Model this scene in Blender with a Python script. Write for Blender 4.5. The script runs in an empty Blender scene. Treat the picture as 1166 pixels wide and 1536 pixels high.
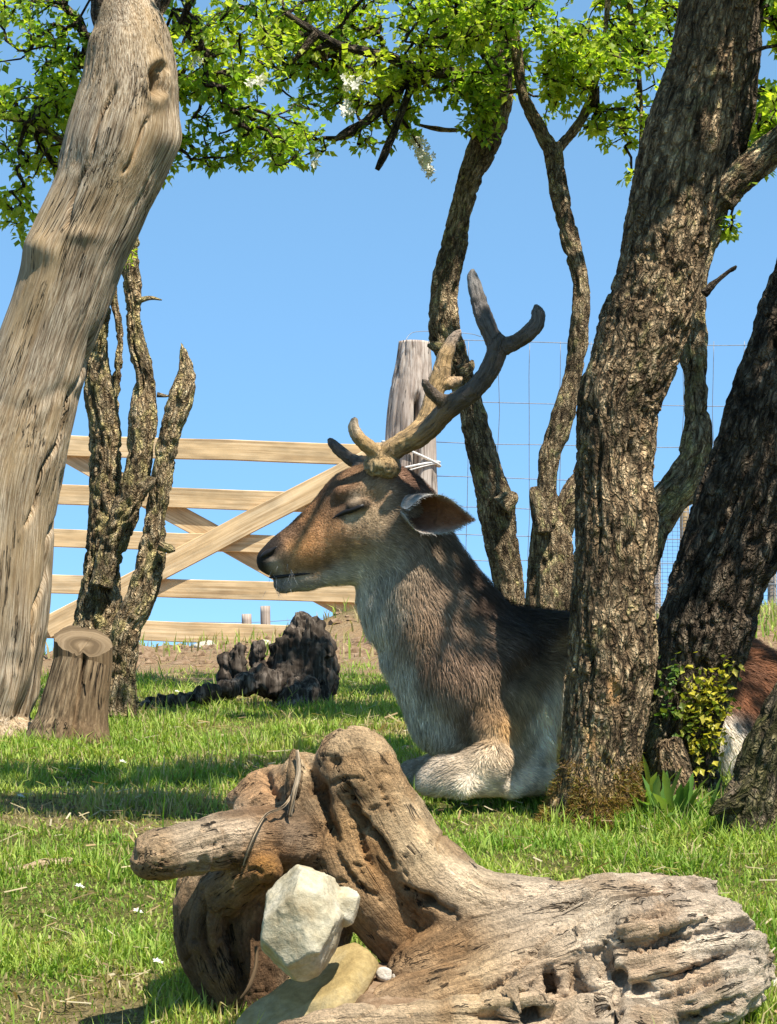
import bpy, math, random
import numpy as np
from mathutils import Vector, Matrix

random.seed(7)
RNG = np.random.default_rng(11)
scene = bpy.context.scene
COL = scene.collection

# ------------------------------------------------------------------ camera
F = 3800.0                      # focal length in photo pixels (photo is 1166 x 1536)
CAMZ = 0.19                     # camera height above the ground where the deer lies
PITCH = math.atan(252 / F)
cam_d = bpy.data.cameras.new('camera')
cam = bpy.data.objects.new('camera', cam_d)
COL.objects.link(cam)
cam_d.sensor_fit = 'VERTICAL'
cam_d.sensor_height = 36.0
cam_d.lens = F / 1536 * 36.0
cam_d.clip_start = 0.05
cam_d.clip_end = 5000
cam.location = (0, 0, CAMZ)
cam.rotation_euler = (math.pi / 2 + PITCH, 0, 0)
scene.camera = cam

# ------------------------------------------------------------------ sky, sun, exposure
SUN_EL, SUN_AZ = math.radians(62), math.radians(140)     # azimuth clockwise from +Y (view direction)
SUN = Vector((math.cos(SUN_EL) * math.sin(SUN_AZ), math.cos(SUN_EL) * math.cos(SUN_AZ), math.sin(SUN_EL)))
world = bpy.data.worlds.new('World')
scene.world = world
world.use_nodes = True
wn = world.node_tree
wn.nodes.clear()
sky = wn.nodes.new('ShaderNodeTexSky')
sky.sky_type = 'NISHITA'
sky.sun_disc = False
sky.sun_elevation = SUN_EL
sky.sun_rotation = SUN_AZ
sky.altitude = 10000
sky.air_density = 1.0
sky.dust_density = 0.0
sky.ozone_density = 10.0
bg = wn.nodes.new('ShaderNodeBackground')
bg.inputs['Strength'].default_value = 0.15
wo = wn.nodes.new('ShaderNodeOutputWorld')
# even out the sky's brightness (a hazy, bright spring sky) and keep it blue
gam = wn.nodes.new('ShaderNodeGamma')
gam.inputs['Gamma'].default_value = 0.4
tnt = wn.nodes.new('ShaderNodeMix')
tnt.data_type = 'RGBA'
tnt.blend_type = 'MULTIPLY'
tnt.inputs[0].default_value = 1.0
tnt.inputs[7].default_value = (1.33, 1.94, 2.2, 1)
wn.links.new(sky.outputs[0], gam.inputs['Color'])
wn.links.new(gam.outputs[0], tnt.inputs[6])
wn.links.new(tnt.outputs[2], bg.inputs['Color'])
wn.links.new(bg.outputs[0], wo.inputs['Surface'])
sun_d = bpy.data.lights.new('sun', 'SUN')
sun_d.energy = 5.0
sun_d.angle = math.radians(0.53)
sun_d.color = (1.0, 0.94, 0.84)
sun = bpy.data.objects.new('sun', sun_d)
COL.objects.link(sun)
sun.rotation_euler = SUN.to_track_quat('Z', 'Y').to_euler()
scene.view_settings.view_transform = 'Standard'
scene.view_settings.look = 'None'
scene.view_settings.exposure = 0.85
scene.view_settings.gamma = 1.0
scene.render.engine = 'CYCLES'
scene.cycles.use_denoising = True
scene.cycles.max_bounces = 6
scene.cycles.transparent_max_bounces = 4

# ------------------------------------------------------------------ pixel -> point
ST, CT = math.sin(PITCH), math.cos(PITCH)

def P(px, py, Y):
    u = (px - 583) / F
    v = (768 - py) / F
    s = Y / (CT - v * ST)
    return np.array([u * s, Y, CAMZ + (ST + v * CT) * s])

def proj(V):
    """world points -> photo pixels"""
    x, y, z = V[:, 0], V[:, 1], V[:, 2] - CAMZ
    dep = y * CT + z * ST
    up = -y * ST + z * CT
    return 583 + x / dep * F, 768 - up / dep * F

# ------------------------------------------------------------------ noise
def _h(ix, iy, iz, seed):
    h = (ix * 374761393 + iy * 668265263 + iz * 2147483647 + seed * 1274126177) & 0xFFFFFFFF
    h = ((h ^ (h >> 13)) * 1274126177) & 0xFFFFFFFF
    h = ((h ^ (h >> 16)) * 2246822519) & 0xFFFFFFFF
    return ((h ^ (h >> 15)) & 0xFFFFFF).astype(np.float64) / 0xFFFFFF

def vnoise(p, seed=0):
    p = np.asarray(p, dtype=np.float64)
    i = np.floor(p).astype(np.int64)
    f = p - i
    f = f * f * f * (f * (f * 6 - 15) + 10)
    r = 0
    for dx in (0, 1):
        wx = f[:, 0] if dx else 1 - f[:, 0]
        for dy in (0, 1):
            wy = f[:, 1] if dy else 1 - f[:, 1]
            for dz in (0, 1):
                wz = f[:, 2] if dz else 1 - f[:, 2]
                r = r + wx * wy * wz * _h(i[:, 0] + dx, i[:, 1] + dy, i[:, 2] + dz, seed)
    return r

def fbm(p, oct=4, seed=0):
    a, s, t = 1.0, 0.0, 0.0
    p = np.asarray(p, float)
    for o in range(oct):
        s = s + a * vnoise(p * (2.03 ** o) + o * 17.3, seed + o)
        t += a
        a *= 0.5
    return s / t

def ridged(p, oct=3, seed=0):
    a, s, t = 1.0, 0.0, 0.0
    p = np.asarray(p, float)
    for o in range(oct):
        s = s + a * (1 - np.abs(2 * vnoise(p * (2.1 ** o) + o * 9.1, seed + o) - 1))
        t += a
        a *= 0.5
    return s / t

def sstep(a, b, x):
    t = np.clip((x - a) / (b - a), 0, 1)
    return t * t * (3 - 2 * t)

# ------------------------------------------------------------------ mesh helpers
WORIG = {}

def link(o, parent, origin):
    COL.objects.link(o)
    if parent is not None:
        o.parent = parent
        WORIG[o.name] = WORIG[parent.name]
    else:
        o.location = tuple(float(c) for c in origin)
        WORIG[o.name] = np.array(origin, float)

def mk(name, V, faces, mat, parent=None, origin=(0, 0, 0), smooth=True, attrs=None):
    """faces: one int array (n,k) or a list of such arrays. V in world space."""
    V = np.asarray(V, np.float64)
    org = WORIG[parent.name] if parent is not None else np.array(origin, float)
    if not isinstance(faces, list):
        faces = [faces]
    faces = [np.asarray(f, np.int32) for f in faces if len(f)]
    me = bpy.data.meshes.new(name)
    nl = sum(f.size for f in faces)
    nf = sum(len(f) for f in faces)
    me.vertices.add(len(V))
    me.vertices.foreach_set('co', (V - org).astype(np.float32).ravel())
    me.loops.add(nl)
    me.loops.foreach_set('vertex_index', np.concatenate([f.ravel() for f in faces]))
    me.polygons.add(nf)
    tot = np.concatenate([np.full(len(f), f.shape[1], np.int32) for f in faces])
    st = np.concatenate([[0], np.cumsum(tot)[:-1]]).astype(np.int32)
    me.polygons.foreach_set('loop_start', st)
    me.polygons.foreach_set('loop_total', tot)
    me.polygons.foreach_set('use_smooth', np.full(nf, bool(smooth)))
    me.update(calc_edges=True)
    for k, a in (attrs or {}).items():
        a = np.asarray(a, np.float32)
        if k == 'col':
            at = me.color_attributes.new(k, 'FLOAT_COLOR', 'POINT')
            at.data.foreach_set('color', np.concatenate([a, np.ones((len(a), 1), np.float32)], 1).ravel())
        elif a.ndim == 2:
            at = me.attributes.new(k, 'FLOAT_VECTOR', 'POINT')
            at.data.foreach_set('vector', a.ravel())
        else:
            at = me.attributes.new(k, 'FLOAT', 'POINT')
            at.data.foreach_set('value', a)
    if mat is not None:
        me.materials.append(mat)
    o = bpy.data.objects.new(name, me)
    link(o, parent, origin)
    return o

def thing(name, label, cat, loc, group=None):
    o = bpy.data.objects.new(name, None)
    o.empty_display_size = 0.05
    link(o, None, loc)
    return tag(o, label, cat, group)

def tag(o, label, cat, group=None):
    o['label'] = label
    o['category'] = cat
    if group:
        o['group'] = group
    return o

def kind(o, k):
    o['kind'] = k
    return o

def normals(V, faces):
    N = np.zeros_like(V)
    if not isinstance(faces, list):
        faces = [faces]
    for f in faces:
        a, b, c = V[f[:, 0]], V[f[:, 1]], V[f[:, 2]]
        d = V[f[:, 3]] if f.shape[1] == 4 else c
        n = np.cross(c - a, d - b) if f.shape[1] == 4 else np.cross(b - a, c - a)
        for k in range(f.shape[1]):
            np.add.at(N, f[:, k], n)
    return N / (np.linalg.norm(N, axis=1, keepdims=True) + 1e-12)

def catmull(pts, step):
    """pts (n,k): resample every column, arc length on the first three"""
    pts = np.asarray(pts, float)
    ext = np.vstack([2 * pts[0] - pts[1], pts, 2 * pts[-1] - pts[-2]])
    out = []
    for i in range(1, len(ext) - 2):
        p0, p1, p2, p3 = ext[i - 1], ext[i], ext[i + 1], ext[i + 2]
        n = max(2, int(np.linalg.norm((p2 - p1)[:3]) / step))
        t = np.linspace(0, 1, n, endpoint=False)[:, None]
        out.append(0.5 * ((2 * p1) + (-p0 + p2) * t + (2 * p0 - 5 * p1 + 4 * p2 - p3) * t ** 2 + (-p0 + 3 * p1 - 3 * p2 + p3) * t ** 3))
    out.append(pts[-1][None])
    return np.vstack(out)

def tube(path, step, seg, disp=None, close=True, taper_tip=False, flat=None):
    """path (n,4): xyz + radius -> V, faces, fib (straightened coordinates), N. disp(V,fib,N) -> offset"""
    C = catmull(path, step)
    c, r = C[:, :3], np.maximum(C[:, 3], 1e-4)
    n = len(c)
    T = np.gradient(c, axis=0)
    T /= np.linalg.norm(T, axis=1, keepdims=True) + 1e-12
    s = np.concatenate([[0], np.cumsum(np.linalg.norm(np.diff(c, axis=0), axis=1))])
    ref = np.array([0, -1.0, 0]) if abs(T[0][1]) < 0.9 else np.array([0, 0, 1.0])
    U = np.zeros_like(c)
    u = ref - T[0] * ref.dot(T[0])
    for i in range(n):
        u = u - T[i] * u.dot(T[i])
        u /= np.linalg.norm(u) + 1e-12
        U[i] = u
    W = np.cross(T, U)
    th = np.linspace(0, 2 * np.pi, seg, endpoint=False)
    ct, sn = np.cos(th), np.sin(th)
    Nn = U[:, None, :] * ct[None, :, None] + W[:, None, :] * sn[None, :, None]
    V = (c[:, None, :] + Nn * r[:, None, None]).reshape(-1, 3)
    Nn = Nn.reshape(-1, 3)
    fib = np.stack([(r[:, None] * ct[None]).ravel(), (r[:, None] * sn[None]).ravel(), np.repeat(s, seg)], 1)
    if disp is not None:
        V = V + Nn * np.asarray(disp(V, fib, Nn))[:, None]
    i = np.arange(n - 1)[:, None] * seg
    j = np.arange(seg)[None]
    j2 = (j + 1) % seg
    Q = np.stack([i + j, i + j2, i + seg + j2, i + seg + j], -1).reshape(-1, 4)
    faces = [Q]
    if close:
        nv = len(V)
        mid = V.reshape(n, seg, 3)[[0, -1]].mean(1)
        V = np.vstack([V, mid])
        fib = np.vstack([fib, [[0, 0, 0], [0, 0, s[-1]]]])
        jj = np.arange(seg)
        j3 = (jj + 1) % seg
        faces.append(np.stack([np.full(seg, nv), j3, jj], 1))
        b = (n - 1) * seg
        faces.append(np.stack([np.full(seg, nv + 1), b + jj, b + j3], 1))
    return V, faces, fib

def merge(parts):
    """parts: list of (V, faces(list or array), attrs dict) -> V, faces list, attrs"""
    Vs, Fs, A, off = [], {}, {}, 0
    for V, f, a in parts:
        for q in (f if isinstance(f, list) else [f]):
            if len(q):
                Fs.setdefault(q.shape[1], []).append(np.asarray(q) + off)
        for k, x in a.items():
            A.setdefault(k, []).append(x)
        Vs.append(V)
        off += len(V)
    return np.vstack(Vs), [np.vstack(v) for v in Fs.values()], {k: np.concatenate(v) for k, v in A.items()}

# ------------------------------------------------------------------ signed distance modelling
class Sdf:
    def __init__(self, lo, hi, h):
        self.lo, self.h = np.array(lo, float), h
        self.n = np.ceil((np.array(hi) - lo) / h).astype(int) + 1
        self.F = np.full(self.n, 0.5, np.float32)
        self.ax = [(self.lo[k] + np.arange(self.n[k]) * h).astype(np.float32) for k in range(3)]

    def cone(self, a, b, ra, rb, k=0.012, sy=1.0, sub=False):
        """tapered capsule, its thickness along Y scaled by sy, smoothly joined (or cut away)"""
        a, b = np.array(a, float), np.array(b, float)
        m = max(ra, rb) * max(1, sy) + k * 1.5 + 3 * self.h
        i0 = np.clip(np.floor((np.minimum(a, b) - m - self.lo) / self.h).astype(int), 0, self.n - 1)
        i1 = np.clip(np.ceil((np.maximum(a, b) + m - self.lo) / self.h).astype(int) + 1, 1, self.n)
        if np.any(i1 <= i0):
            return
        sl = tuple(slice(p, q) for p, q in zip(i0, i1))
        X = self.ax[0][sl[0]][:, None, None] - a[0]
        Y = self.ax[1][sl[1]][None, :, None] - a[1]
        Z = self.ax[2][sl[2]][None, None, :] - a[2]
        d = b - a
        L = max(d.dot(d), 1e-12)
        t = np.clip((X * d[0] + Y * d[1] + Z * d[2]) / L, 0, 1)
        D = np.sqrt((X - t * d[0]) ** 2 + ((Y - t * d[1]) / sy) ** 2 + (Z - t * d[2]) ** 2) - (ra + (rb - ra) * t)
        D = D.astype(np.float32) * np.float32(min(1, sy))
        G = self.F[sl]
        if sub:
            hh = np.clip(0.5 - 0.5 * (G + D) / k, 0, 1)
            self.F[sl] = G * (1 - hh) - D * hh + k * hh * (1 - hh)
        else:
            hh = np.clip(0.5 + 0.5 * (G - D) / k, 0, 1)
            self.F[sl] = G * (1 - hh) + D * hh - k * hh * (1 - hh)

    def chain(self, pts, k=0.012, sy=1.0, sub=False):
        for p, q in zip(pts[:-1], pts[1:]):
            self.cone(p[:3], q[:3], p[3], q[3], k, (p[4] if len(p) > 4 else sy), sub)

    def mesh(self):
        Fv, h = self.F, self.h
        ins = Fv < 0
        nx, ny, nz = self.n - 1
        cnt = np.zeros((nx, ny, nz), np.int8)
        for dx in (0, 1):
            for dy in (0, 1):
                for dz in (0, 1):
                    cnt += ins[dx:dx + nx, dy:dy + ny, dz:dz + nz]
        I = np.argwhere((cnt > 0) & (cnt < 8))
        idx = np.full((nx, ny, nz), -1, np.int32)
        idx[I[:, 0], I[:, 1], I[:, 2]] = np.arange(len(I))
        acc = np.zeros((len(I), 3))
        num = np.zeros(len(I))
        for ax in range(3):
            o1, o2 = [k for k in range(3) if k != ax]
            for d1 in (0, 1):
                for d2 in (0, 1):
                    A = I.copy()
                    A[:, o1] += d1
                    A[:, o2] += d2
                    B = A.copy()
                    B[:, ax] += 1
                    fa = Fv[A[:, 0], A[:, 1], A[:, 2]]
                    fb = Fv[B[:, 0], B[:, 1], B[:, 2]]
                    m = (fa < 0) != (fb < 0)
                    t = np.where(m, fa / np.where(m, fa - fb, 1), 0)
                    pt = A.astype(float)
                    pt[:, ax] += t
                    acc += np.where(m[:, None], pt, 0)
                    num += m
        V = self.lo + acc / num[:, None] * h
        quads = []
        for ax in range(3):
            o1, o2 = (ax + 1) % 3, (ax + 2) % 3
            s0 = [slice(None)] * 3
            s1 = [slice(None)] * 3
            s0[ax], s1[ax] = slice(0, -1), slice(1, None)
            a, b = ins[tuple(s0)], ins[tuple(s1)]
            E = np.argwhere(a != b)
            E = E[(E[:, o1] > 0) & (E[:, o2] > 0) & (E[:, o1] < self.n[o1] - 1) & (E[:, o2] < self.n[o2] - 1)]
            flip = ~a[E[:, 0], E[:, 1], E[:, 2]]
            q = []
            for d1, d2 in ((0, 0), (-1, 0), (-1, -1), (0, -1)):
                c = E.copy()
                c[:, o1] += d1
                c[:, o2] += d2
                q.append(idx[c[:, 0], c[:, 1], c[:, 2]])
            q = np.stack(q, 1)
            q[flip] = q[flip][:, ::-1]
            quads.append(q)
        Q = np.vstack(quads)
        return V, Q[(Q >= 0).all(1)]

def relax(V, Q, it=2, lam=0.5):
    E = np.vstack([Q[:, [0, 1]], Q[:, [1, 2]], Q[:, [2, 3]], Q[:, [3, 0]]])
    deg = np.bincount(E.ravel(), minlength=len(V)).astype(float)[:, None] + 1e-9
    for _ in range(it):
        A = np.stack([np.bincount(E[:, 0], V[E[:, 1], k], len(V)) + np.bincount(E[:, 1], V[E[:, 0], k], len(V)) for k in range(3)], 1)
        V = V + lam * (A / deg - V)
    return V

# ------------------------------------------------------------------ materials
def ND(nt, typ, ins=None, **props):
    n = nt.nodes.new(typ)
    for k, v in props.items():
        setattr(n, k, v)
    for k, v in (ins or {}).items():
        s = n.inputs[k]
        if isinstance(v, bpy.types.NodeSocket):
            nt.links.new(v, s)
        else:
            s.default_value = v
    return n

def c4(c):
    return (c[0], c[1], c[2], 1.0)

def ramp(nt, fac, stops):
    n = nt.nodes.new('ShaderNodeValToRGB')
    e = n.color_ramp.elements
    while len(e) < len(stops):
        e.new(0.5)
    for el, (p, c) in zip(e, stops):
        el.position = p
        el.color = c4(c) if hasattr(c, '__len__') else (c, c, c, 1)
    nt.links.new(fac, n.inputs[0])
    return n.outputs[0]

def mixc(nt, fac, a, b, mode='MIX'):
    n = nt.nodes.new('ShaderNodeMix')
    n.data_type = 'RGBA'
    n.blend_type = mode
    for s, v in ((n.inputs[0], fac), (n.inputs[6], a), (n.inputs[7], b)):
        if isinstance(v, bpy.types.NodeSocket):
            nt.links.new(v, s)
        else:
            s.default_value = c4(v) if hasattr(v, '__len__') else v
    return n.outputs[2]

def newmat(name):
    m = bpy.data.materials.new(name)
    m.use_nodes = True
    nt = m.node_tree
    nt.nodes.clear()
    out = nt.nodes.new('ShaderNodeOutputMaterial')
    return m, nt, out

def finish(nt, out, color, rough=0.9, bump=None, bstr=0.5, bdist=0.004, spec=0.25):
    b = ND(nt, 'ShaderNodeBsdfPrincipled', {'Base Color': color if isinstance(color, bpy.types.NodeSocket) else c4(color), 'Roughness': rough, 'Specular IOR Level': spec})
    if bump is not None:
        bn = ND(nt, 'ShaderNodeBump', {'Height': bump, 'Strength': bstr, 'Distance': bdist})
        nt.links.new(bn.outputs[0], b.inputs['Normal'])
    nt.links.new(b.outputs[0], out.inputs['Surface'])
    return b

def fibvec(nt, scale, off=(0, 0, 0), attr='fib'):
    a = ND(nt, 'ShaderNodeAttribute', attribute_name=attr)
    m = ND(nt, 'ShaderNodeMapping', {'Vector': a.outputs['Vector'], 'Scale': scale, 'Location': off})
    return m.outputs[0]

def noise(nt, vec, scale, detail=5, rough=0.55, dist=0.0):
    return ND(nt, 'ShaderNodeTexNoise', {'Vector': vec, 'Scale': scale, 'Detail': detail, 'Roughness': rough, 'Distortion': dist}).outputs[0]

def bark_mat(name, dark, mid, light, lichen, moss=0.0, mosscol=(0.12, 0.12, 0.02), seed=0.0, lich_amt=0.5, vs=62.0, ckd=0.40):
    m, nt, out = newmat(name)
    v = fibvec(nt, (1, 1, 0.3), (seed, seed, seed))
    v2 = fibvec(nt, (1, 1, 0.7), (seed + 3, seed, seed))
    n1 = noise(nt, v, 105, 6, 0.7, 0.5)
    n2 = noise(nt, v2, 14, 4, 0.6)
    n3 = noise(nt, v2, 240, 3, 0.6)
    col = ramp(nt, n1, [(0.38, dark), (0.5, mid), (0.62, light)])
    lf = ramp(nt, noise(nt, v2, 32, 6, 0.7), [(0.62 - 0.1 * lich_amt, 0.0), (0.72 - 0.1 * lich_amt, 1.0)])
    col = mixc(nt, ND(nt, 'ShaderNodeMath', {0: lf, 1: 0.75}, operation='MULTIPLY').outputs[0], col, lichen)
    pf = ramp(nt, n2, [(0.38, 0.55), (0.62, 1.3)])
    col = mixc(nt, 1.0, col, pf, 'MULTIPLY')
    if moss > 0:
        a = ND(nt, 'ShaderNodeAttribute', attribute_name='moss')
        mm = ND(nt, 'ShaderNodeMath', {0: a.outputs['Fac'], 1: ramp(nt, noise(nt, v2, 45, 5), [(0.35, 0.0), (0.55, 1.0)])}, operation='MULTIPLY')
        col = mixc(nt, mm.outputs[0], col, mosscol)
    wn_ = ND(nt, 'ShaderNodeTexNoise', {'Vector': v2, 'Scale': 30.0, 'Detail': 4.0})
    wv = ND(nt, 'ShaderNodeVectorMath', {0: wn_.outputs['Color'], 1: (0.035, 0.035, 0.035)}, operation='MULTIPLY').outputs[0]
    vv = ND(nt, 'ShaderNodeVectorMath', {0: v, 1: wv}, operation='ADD').outputs[0]
    vo = ND(nt, 'ShaderNodeTexVoronoi', {'Vector': vv, 'Scale': vs}, feature='DISTANCE_TO_EDGE').outputs['Distance']
    vo2 = ND(nt, 'ShaderNodeTexVoronoi', {'Vector': vv, 'Scale': vs * 2.4}, feature='DISTANCE_TO_EDGE').outputs['Distance']
    ck = ramp(nt, vo, [(0.02, 0.0), (0.16, 1.0)])
    ck2 = ramp(nt, vo2, [(0.02, 0.35), (0.2, 1.0)])
    ckm = ND(nt, 'ShaderNodeMath', {0: ck, 1: ck2}, operation='MULTIPLY').outputs[0]
    col = mixc(nt, 1.0, col, ramp(nt, ckm, [(0.0, ckd), (0.7, 1.45)]), 'MULTIPLY')
    n1 = ND(nt, 'ShaderNodeMath', {0: n1, 1: ckm}, operation='ADD').outputs[0]
    h = ND(nt, 'ShaderNodeMath', {0: n1, 1: ND(nt, 'ShaderNodeMath', {0: n3, 1: 0.35}, operation='MULTIPLY').outputs[0]}, operation='ADD')
    ch = ND(nt, 'ShaderNodeAttribute', attribute_name='chew')
    col = mixc(nt, ch.outputs['Fac'], col, (0.62, 0.35, 0.15))
    finish(nt, out, col, 0.92, h.outputs[0], 1.0, 0.012, 0.15)
    return m

def wood_mat(name, dark, mid, light, tint, seed=0.0, grain=170, bstr=0.6, along=0.035, crack=1.0):
    m, nt, out = newmat(name)
    v = fibvec(nt, (1, 1, along), (seed, seed, seed))
    vb = fibvec(nt, (1, 1, 0.25), (seed, 2, seed))
    g = noise(nt, v, grain, 5, 0.6, 0.25)
    g2 = noise(nt, v, grain * 0.3, 3, 0.6, 0.4)
    col = ramp(nt, g, [(0.38, dark), (0.49, mid), (0.62, light)])
    col = mixc(nt, ramp(nt, noise(nt, vb, 9, 4), [(0.42, 0.0), (0.66, 0.75)]), col, tint)
    pf = ramp(nt, noise(nt, vb, 22, 4), [(0.3, 0.7), (0.7, 1.2)])
    col = mixc(nt, 1.0, col, pf, 'MULTIPLY')
    # thin drying checks: the contour lines of a noise stretched along the grain
    ab = ND(nt, 'ShaderNodeMath', {0: ND(nt, 'ShaderNodeMath', {0: g2, 1: 0.5}, operation='SUBTRACT').outputs[0]}, operation='ABSOLUTE').outputs[0]
    gate_ = ramp(nt, noise(nt, vb, 16, 3), [(0.44, 1.0), (0.54, 0.0)])
    ab = ND(nt, 'ShaderNodeMath', {0: ab, 1: ND(nt, 'ShaderNodeMath', {0: gate_, 1: 0.2}, operation='MULTIPLY').outputs[0]}, operation='ADD').outputs[0]
    cr = ramp(nt, ab, [(0.004, 1 - 0.88 * crack), (0.022, 1.0)])
    col = mixc(nt, 1.0, col, cr, 'MULTIPLY')
    h = ND(nt, 'ShaderNodeMath', {0: g, 1: cr}, operation='ADD')
    finish(nt, out, col, 0.85, h.outputs[0], bstr, 0.006, 0.2)
    return m

def vcol_mat(name, rough=0.8, trans=0.0, spec=0.25, bump_scale=0, bstr=0.3, tboost=1.0):
    m, nt, out = newmat(name)
    a = ND(nt, 'ShaderNodeAttribute', attribute_name='col')
    bump = None
    if bump_scale:
        tc = ND(nt, 'ShaderNodeTexCoord')
        bump = noise(nt, tc.outputs['Object'], bump_scale, 5)
    b = finish(nt, out, a.outputs['Color'], rough, bump, bstr, 0.002, spec)
    if trans > 0:
        tcl = mixc(nt, 1.0, a.outputs['Color'], (1.0 * tboost, 1.05 * tboost, 0.45 * tboost), 'MULTIPLY')
        t = ND(nt, 'ShaderNodeBsdfTranslucent', {'Color': tcl})
        mx = ND(nt, 'ShaderNodeMixShader', {0: trans, 1: b.outputs[0], 2: t.outputs[0]})
        nt.links.new(mx.outputs[0], out.inputs['Surface'])
    return m

def rock_mat(name, a, b, c, scale=12):
    m, nt, out = newmat(name)
    tc = ND(nt, 'ShaderNodeTexCoord')
    n = noise(nt, tc.outputs['Object'], scale, 6, 0.65)
    n2 = noise(nt, tc.outputs['Object'], scale * 7, 5, 0.7)
    col = ramp(nt, n, [(0.3, a), (0.5, b), (0.68, c)])
    col = mixc(nt, 1.0, col, ramp(nt, n2, [(0.3, 0.7), (0.7, 1.15)]), 'MULTIPLY')
    finish(nt, out, col, 0.9, n2, 0.6, 0.004, 0.2)
    return m

M = {}
M['bark_center'] = bark_mat('bark_center', (0.09, 0.058, 0.031), (0.28, 0.19, 0.105), (0.54, 0.40, 0.235), (0.42, 0.35, 0.15), 1.0, (0.20, 0.13, 0.03), 0.0, 0.5)
M['bark_lichen'] = bark_mat('bark_lichen', (0.11, 0.072, 0.038), (0.38, 0.27, 0.15), (0.66, 0.52, 0.33), (0.58, 0.48, 0.20), 0, seed=4.0, lich_amt=1.3, vs=95.0, ckd=0.55)
M['bark_back'] = bark_mat('bark_back', (0.08, 0.052, 0.03), (0.28, 0.195, 0.11), (0.56, 0.43, 0.26), (0.48, 0.42, 0.18), 0, seed=7.0, lich_amt=0.8, vs=100.0, ckd=0.55)
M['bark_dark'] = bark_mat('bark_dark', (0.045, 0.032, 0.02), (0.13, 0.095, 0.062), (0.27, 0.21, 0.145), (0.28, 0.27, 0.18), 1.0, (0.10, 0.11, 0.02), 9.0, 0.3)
M['bark_upper'] = bark_mat('bark_upper', (0.03, 0.023, 0.017), (0.09, 0.07, 0.05), (0.21, 0.17, 0.12), (0.2, 0.18, 0.1), 0, seed=12.0, lich_amt=0.2)
M['twig'] = bark_mat('twig_bark', (0.03, 0.022, 0.015), (0.09, 0.065, 0.045), (0.2, 0.15, 0.1), (0.2, 0.18, 0.1), 0, seed=2.0, lich_amt=0.2)
M['wood_grey'] = wood_mat('weathered_wood', (0.16, 0.11, 0.066), (0.38, 0.285, 0.19), (0.62, 0.51, 0.37), (0.45, 0.30, 0.145), 0.0, 420, 0.9, 0.032)
M['wood_stump'] = wood_mat('stump_wood', (0.05, 0.033, 0.018), (0.15, 0.10, 0.055), (0.30, 0.215, 0.125), (0.16, 0.10, 0.05), 5.0, 160, 1.0)
M['wood_end'] = wood_mat('cut_wood', (0.07, 0.048, 0.028), (0.17, 0.12, 0.07), (0.29, 0.215, 0.135), (0.18, 0.12, 0.06), 8.0, 110, 0.9, 0.035, 0.0)
M['wood_post'] = wood_mat('post_wood', (0.20, 0.15, 0.12), (0.42, 0.35, 0.29), (0.56, 0.49, 0.42), (0.40, 0.31, 0.25), 2.0, 90, 0.8, 0.02)
M['wood_gate'] = wood_mat('gate_timber', (0.42, 0.28, 0.145), (0.58, 0.42, 0.235), (0.68, 0.52, 0.32), (0.60, 0.42, 0.22), 3.0, 90, 0.2, 0.02, 0.15)
M['wood_dead'] = wood_mat('dead_stump_wood', (0.016, 0.012, 0.009), (0.065, 0.05, 0.038), (0.22, 0.18, 0.145), (0.045, 0.032, 0.022), 6.0, 90)
M['grass'] = vcol_mat('grass_blades', 0.55, 0.35, 0.3, tboost=1.25)
M['leaf'] = vcol_mat('leaves', 0.42, 0.55, 0.45, tboost=1.9)
M['ivy'] = vcol_mat('ivy_leaves', 0.45, 0.35, 0.4, tboost=1.4)
M['petal'] = vcol_mat('petals', 0.7, 0.3, 0.2)
M['fur'] = vcol_mat('fur_strands', 0.75, 0.15, 0.15)
M['skin'] = vcol_mat('deer_coat', 0.85, 0.0, 0.15, 400, 0.5)
M['stone'] = rock_mat('pale_limestone', (0.32, 0.24, 0.13), (0.48, 0.42, 0.29), (0.57, 0.52, 0.41), 18)
M['slab'] = rock_mat('yellow_slab', (0.26, 0.18, 0.07), (0.38, 0.28, 0.12), (0.42, 0.34, 0.19), 14)
M['pebble'] = rock_mat('pebble_stone', (0.4, 0.34, 0.26), (0.55, 0.49, 0.4), (0.68, 0.63, 0.55), 30)
M['soil'] = rock_mat('crumbly_soil', (0.13, 0.08, 0.042), (0.24, 0.155, 0.09), (0.35, 0.25, 0.16), 45)

def simple(name, col, rough=0.6, metal=0.0):
    m, nt, out = newmat(name)
    tc = ND(nt, 'ShaderNodeTexCoord')
    n = noise(nt, tc.outputs['Object'], 60, 4)
    cc = mixc(nt, 1.0, col, ramp(nt, n, [(0.3, 0.75), (0.7, 1.2)]), 'MULTIPLY')
    b = finish(nt, out, cc, rough, n, 0.2, 0.001)
    b.inputs['Metallic'].default_value = metal
    return m
M['wire'] = simple('galvanised_wire', (0.25, 0.27, 0.30), 0.5, 0.4)
M['twine'] = simple('white_twine', (0.7, 0.67, 0.62), 0.8)
M['nose'] = simple('nose_skin', (0.018, 0.016, 0.016), 0.35)

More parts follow.
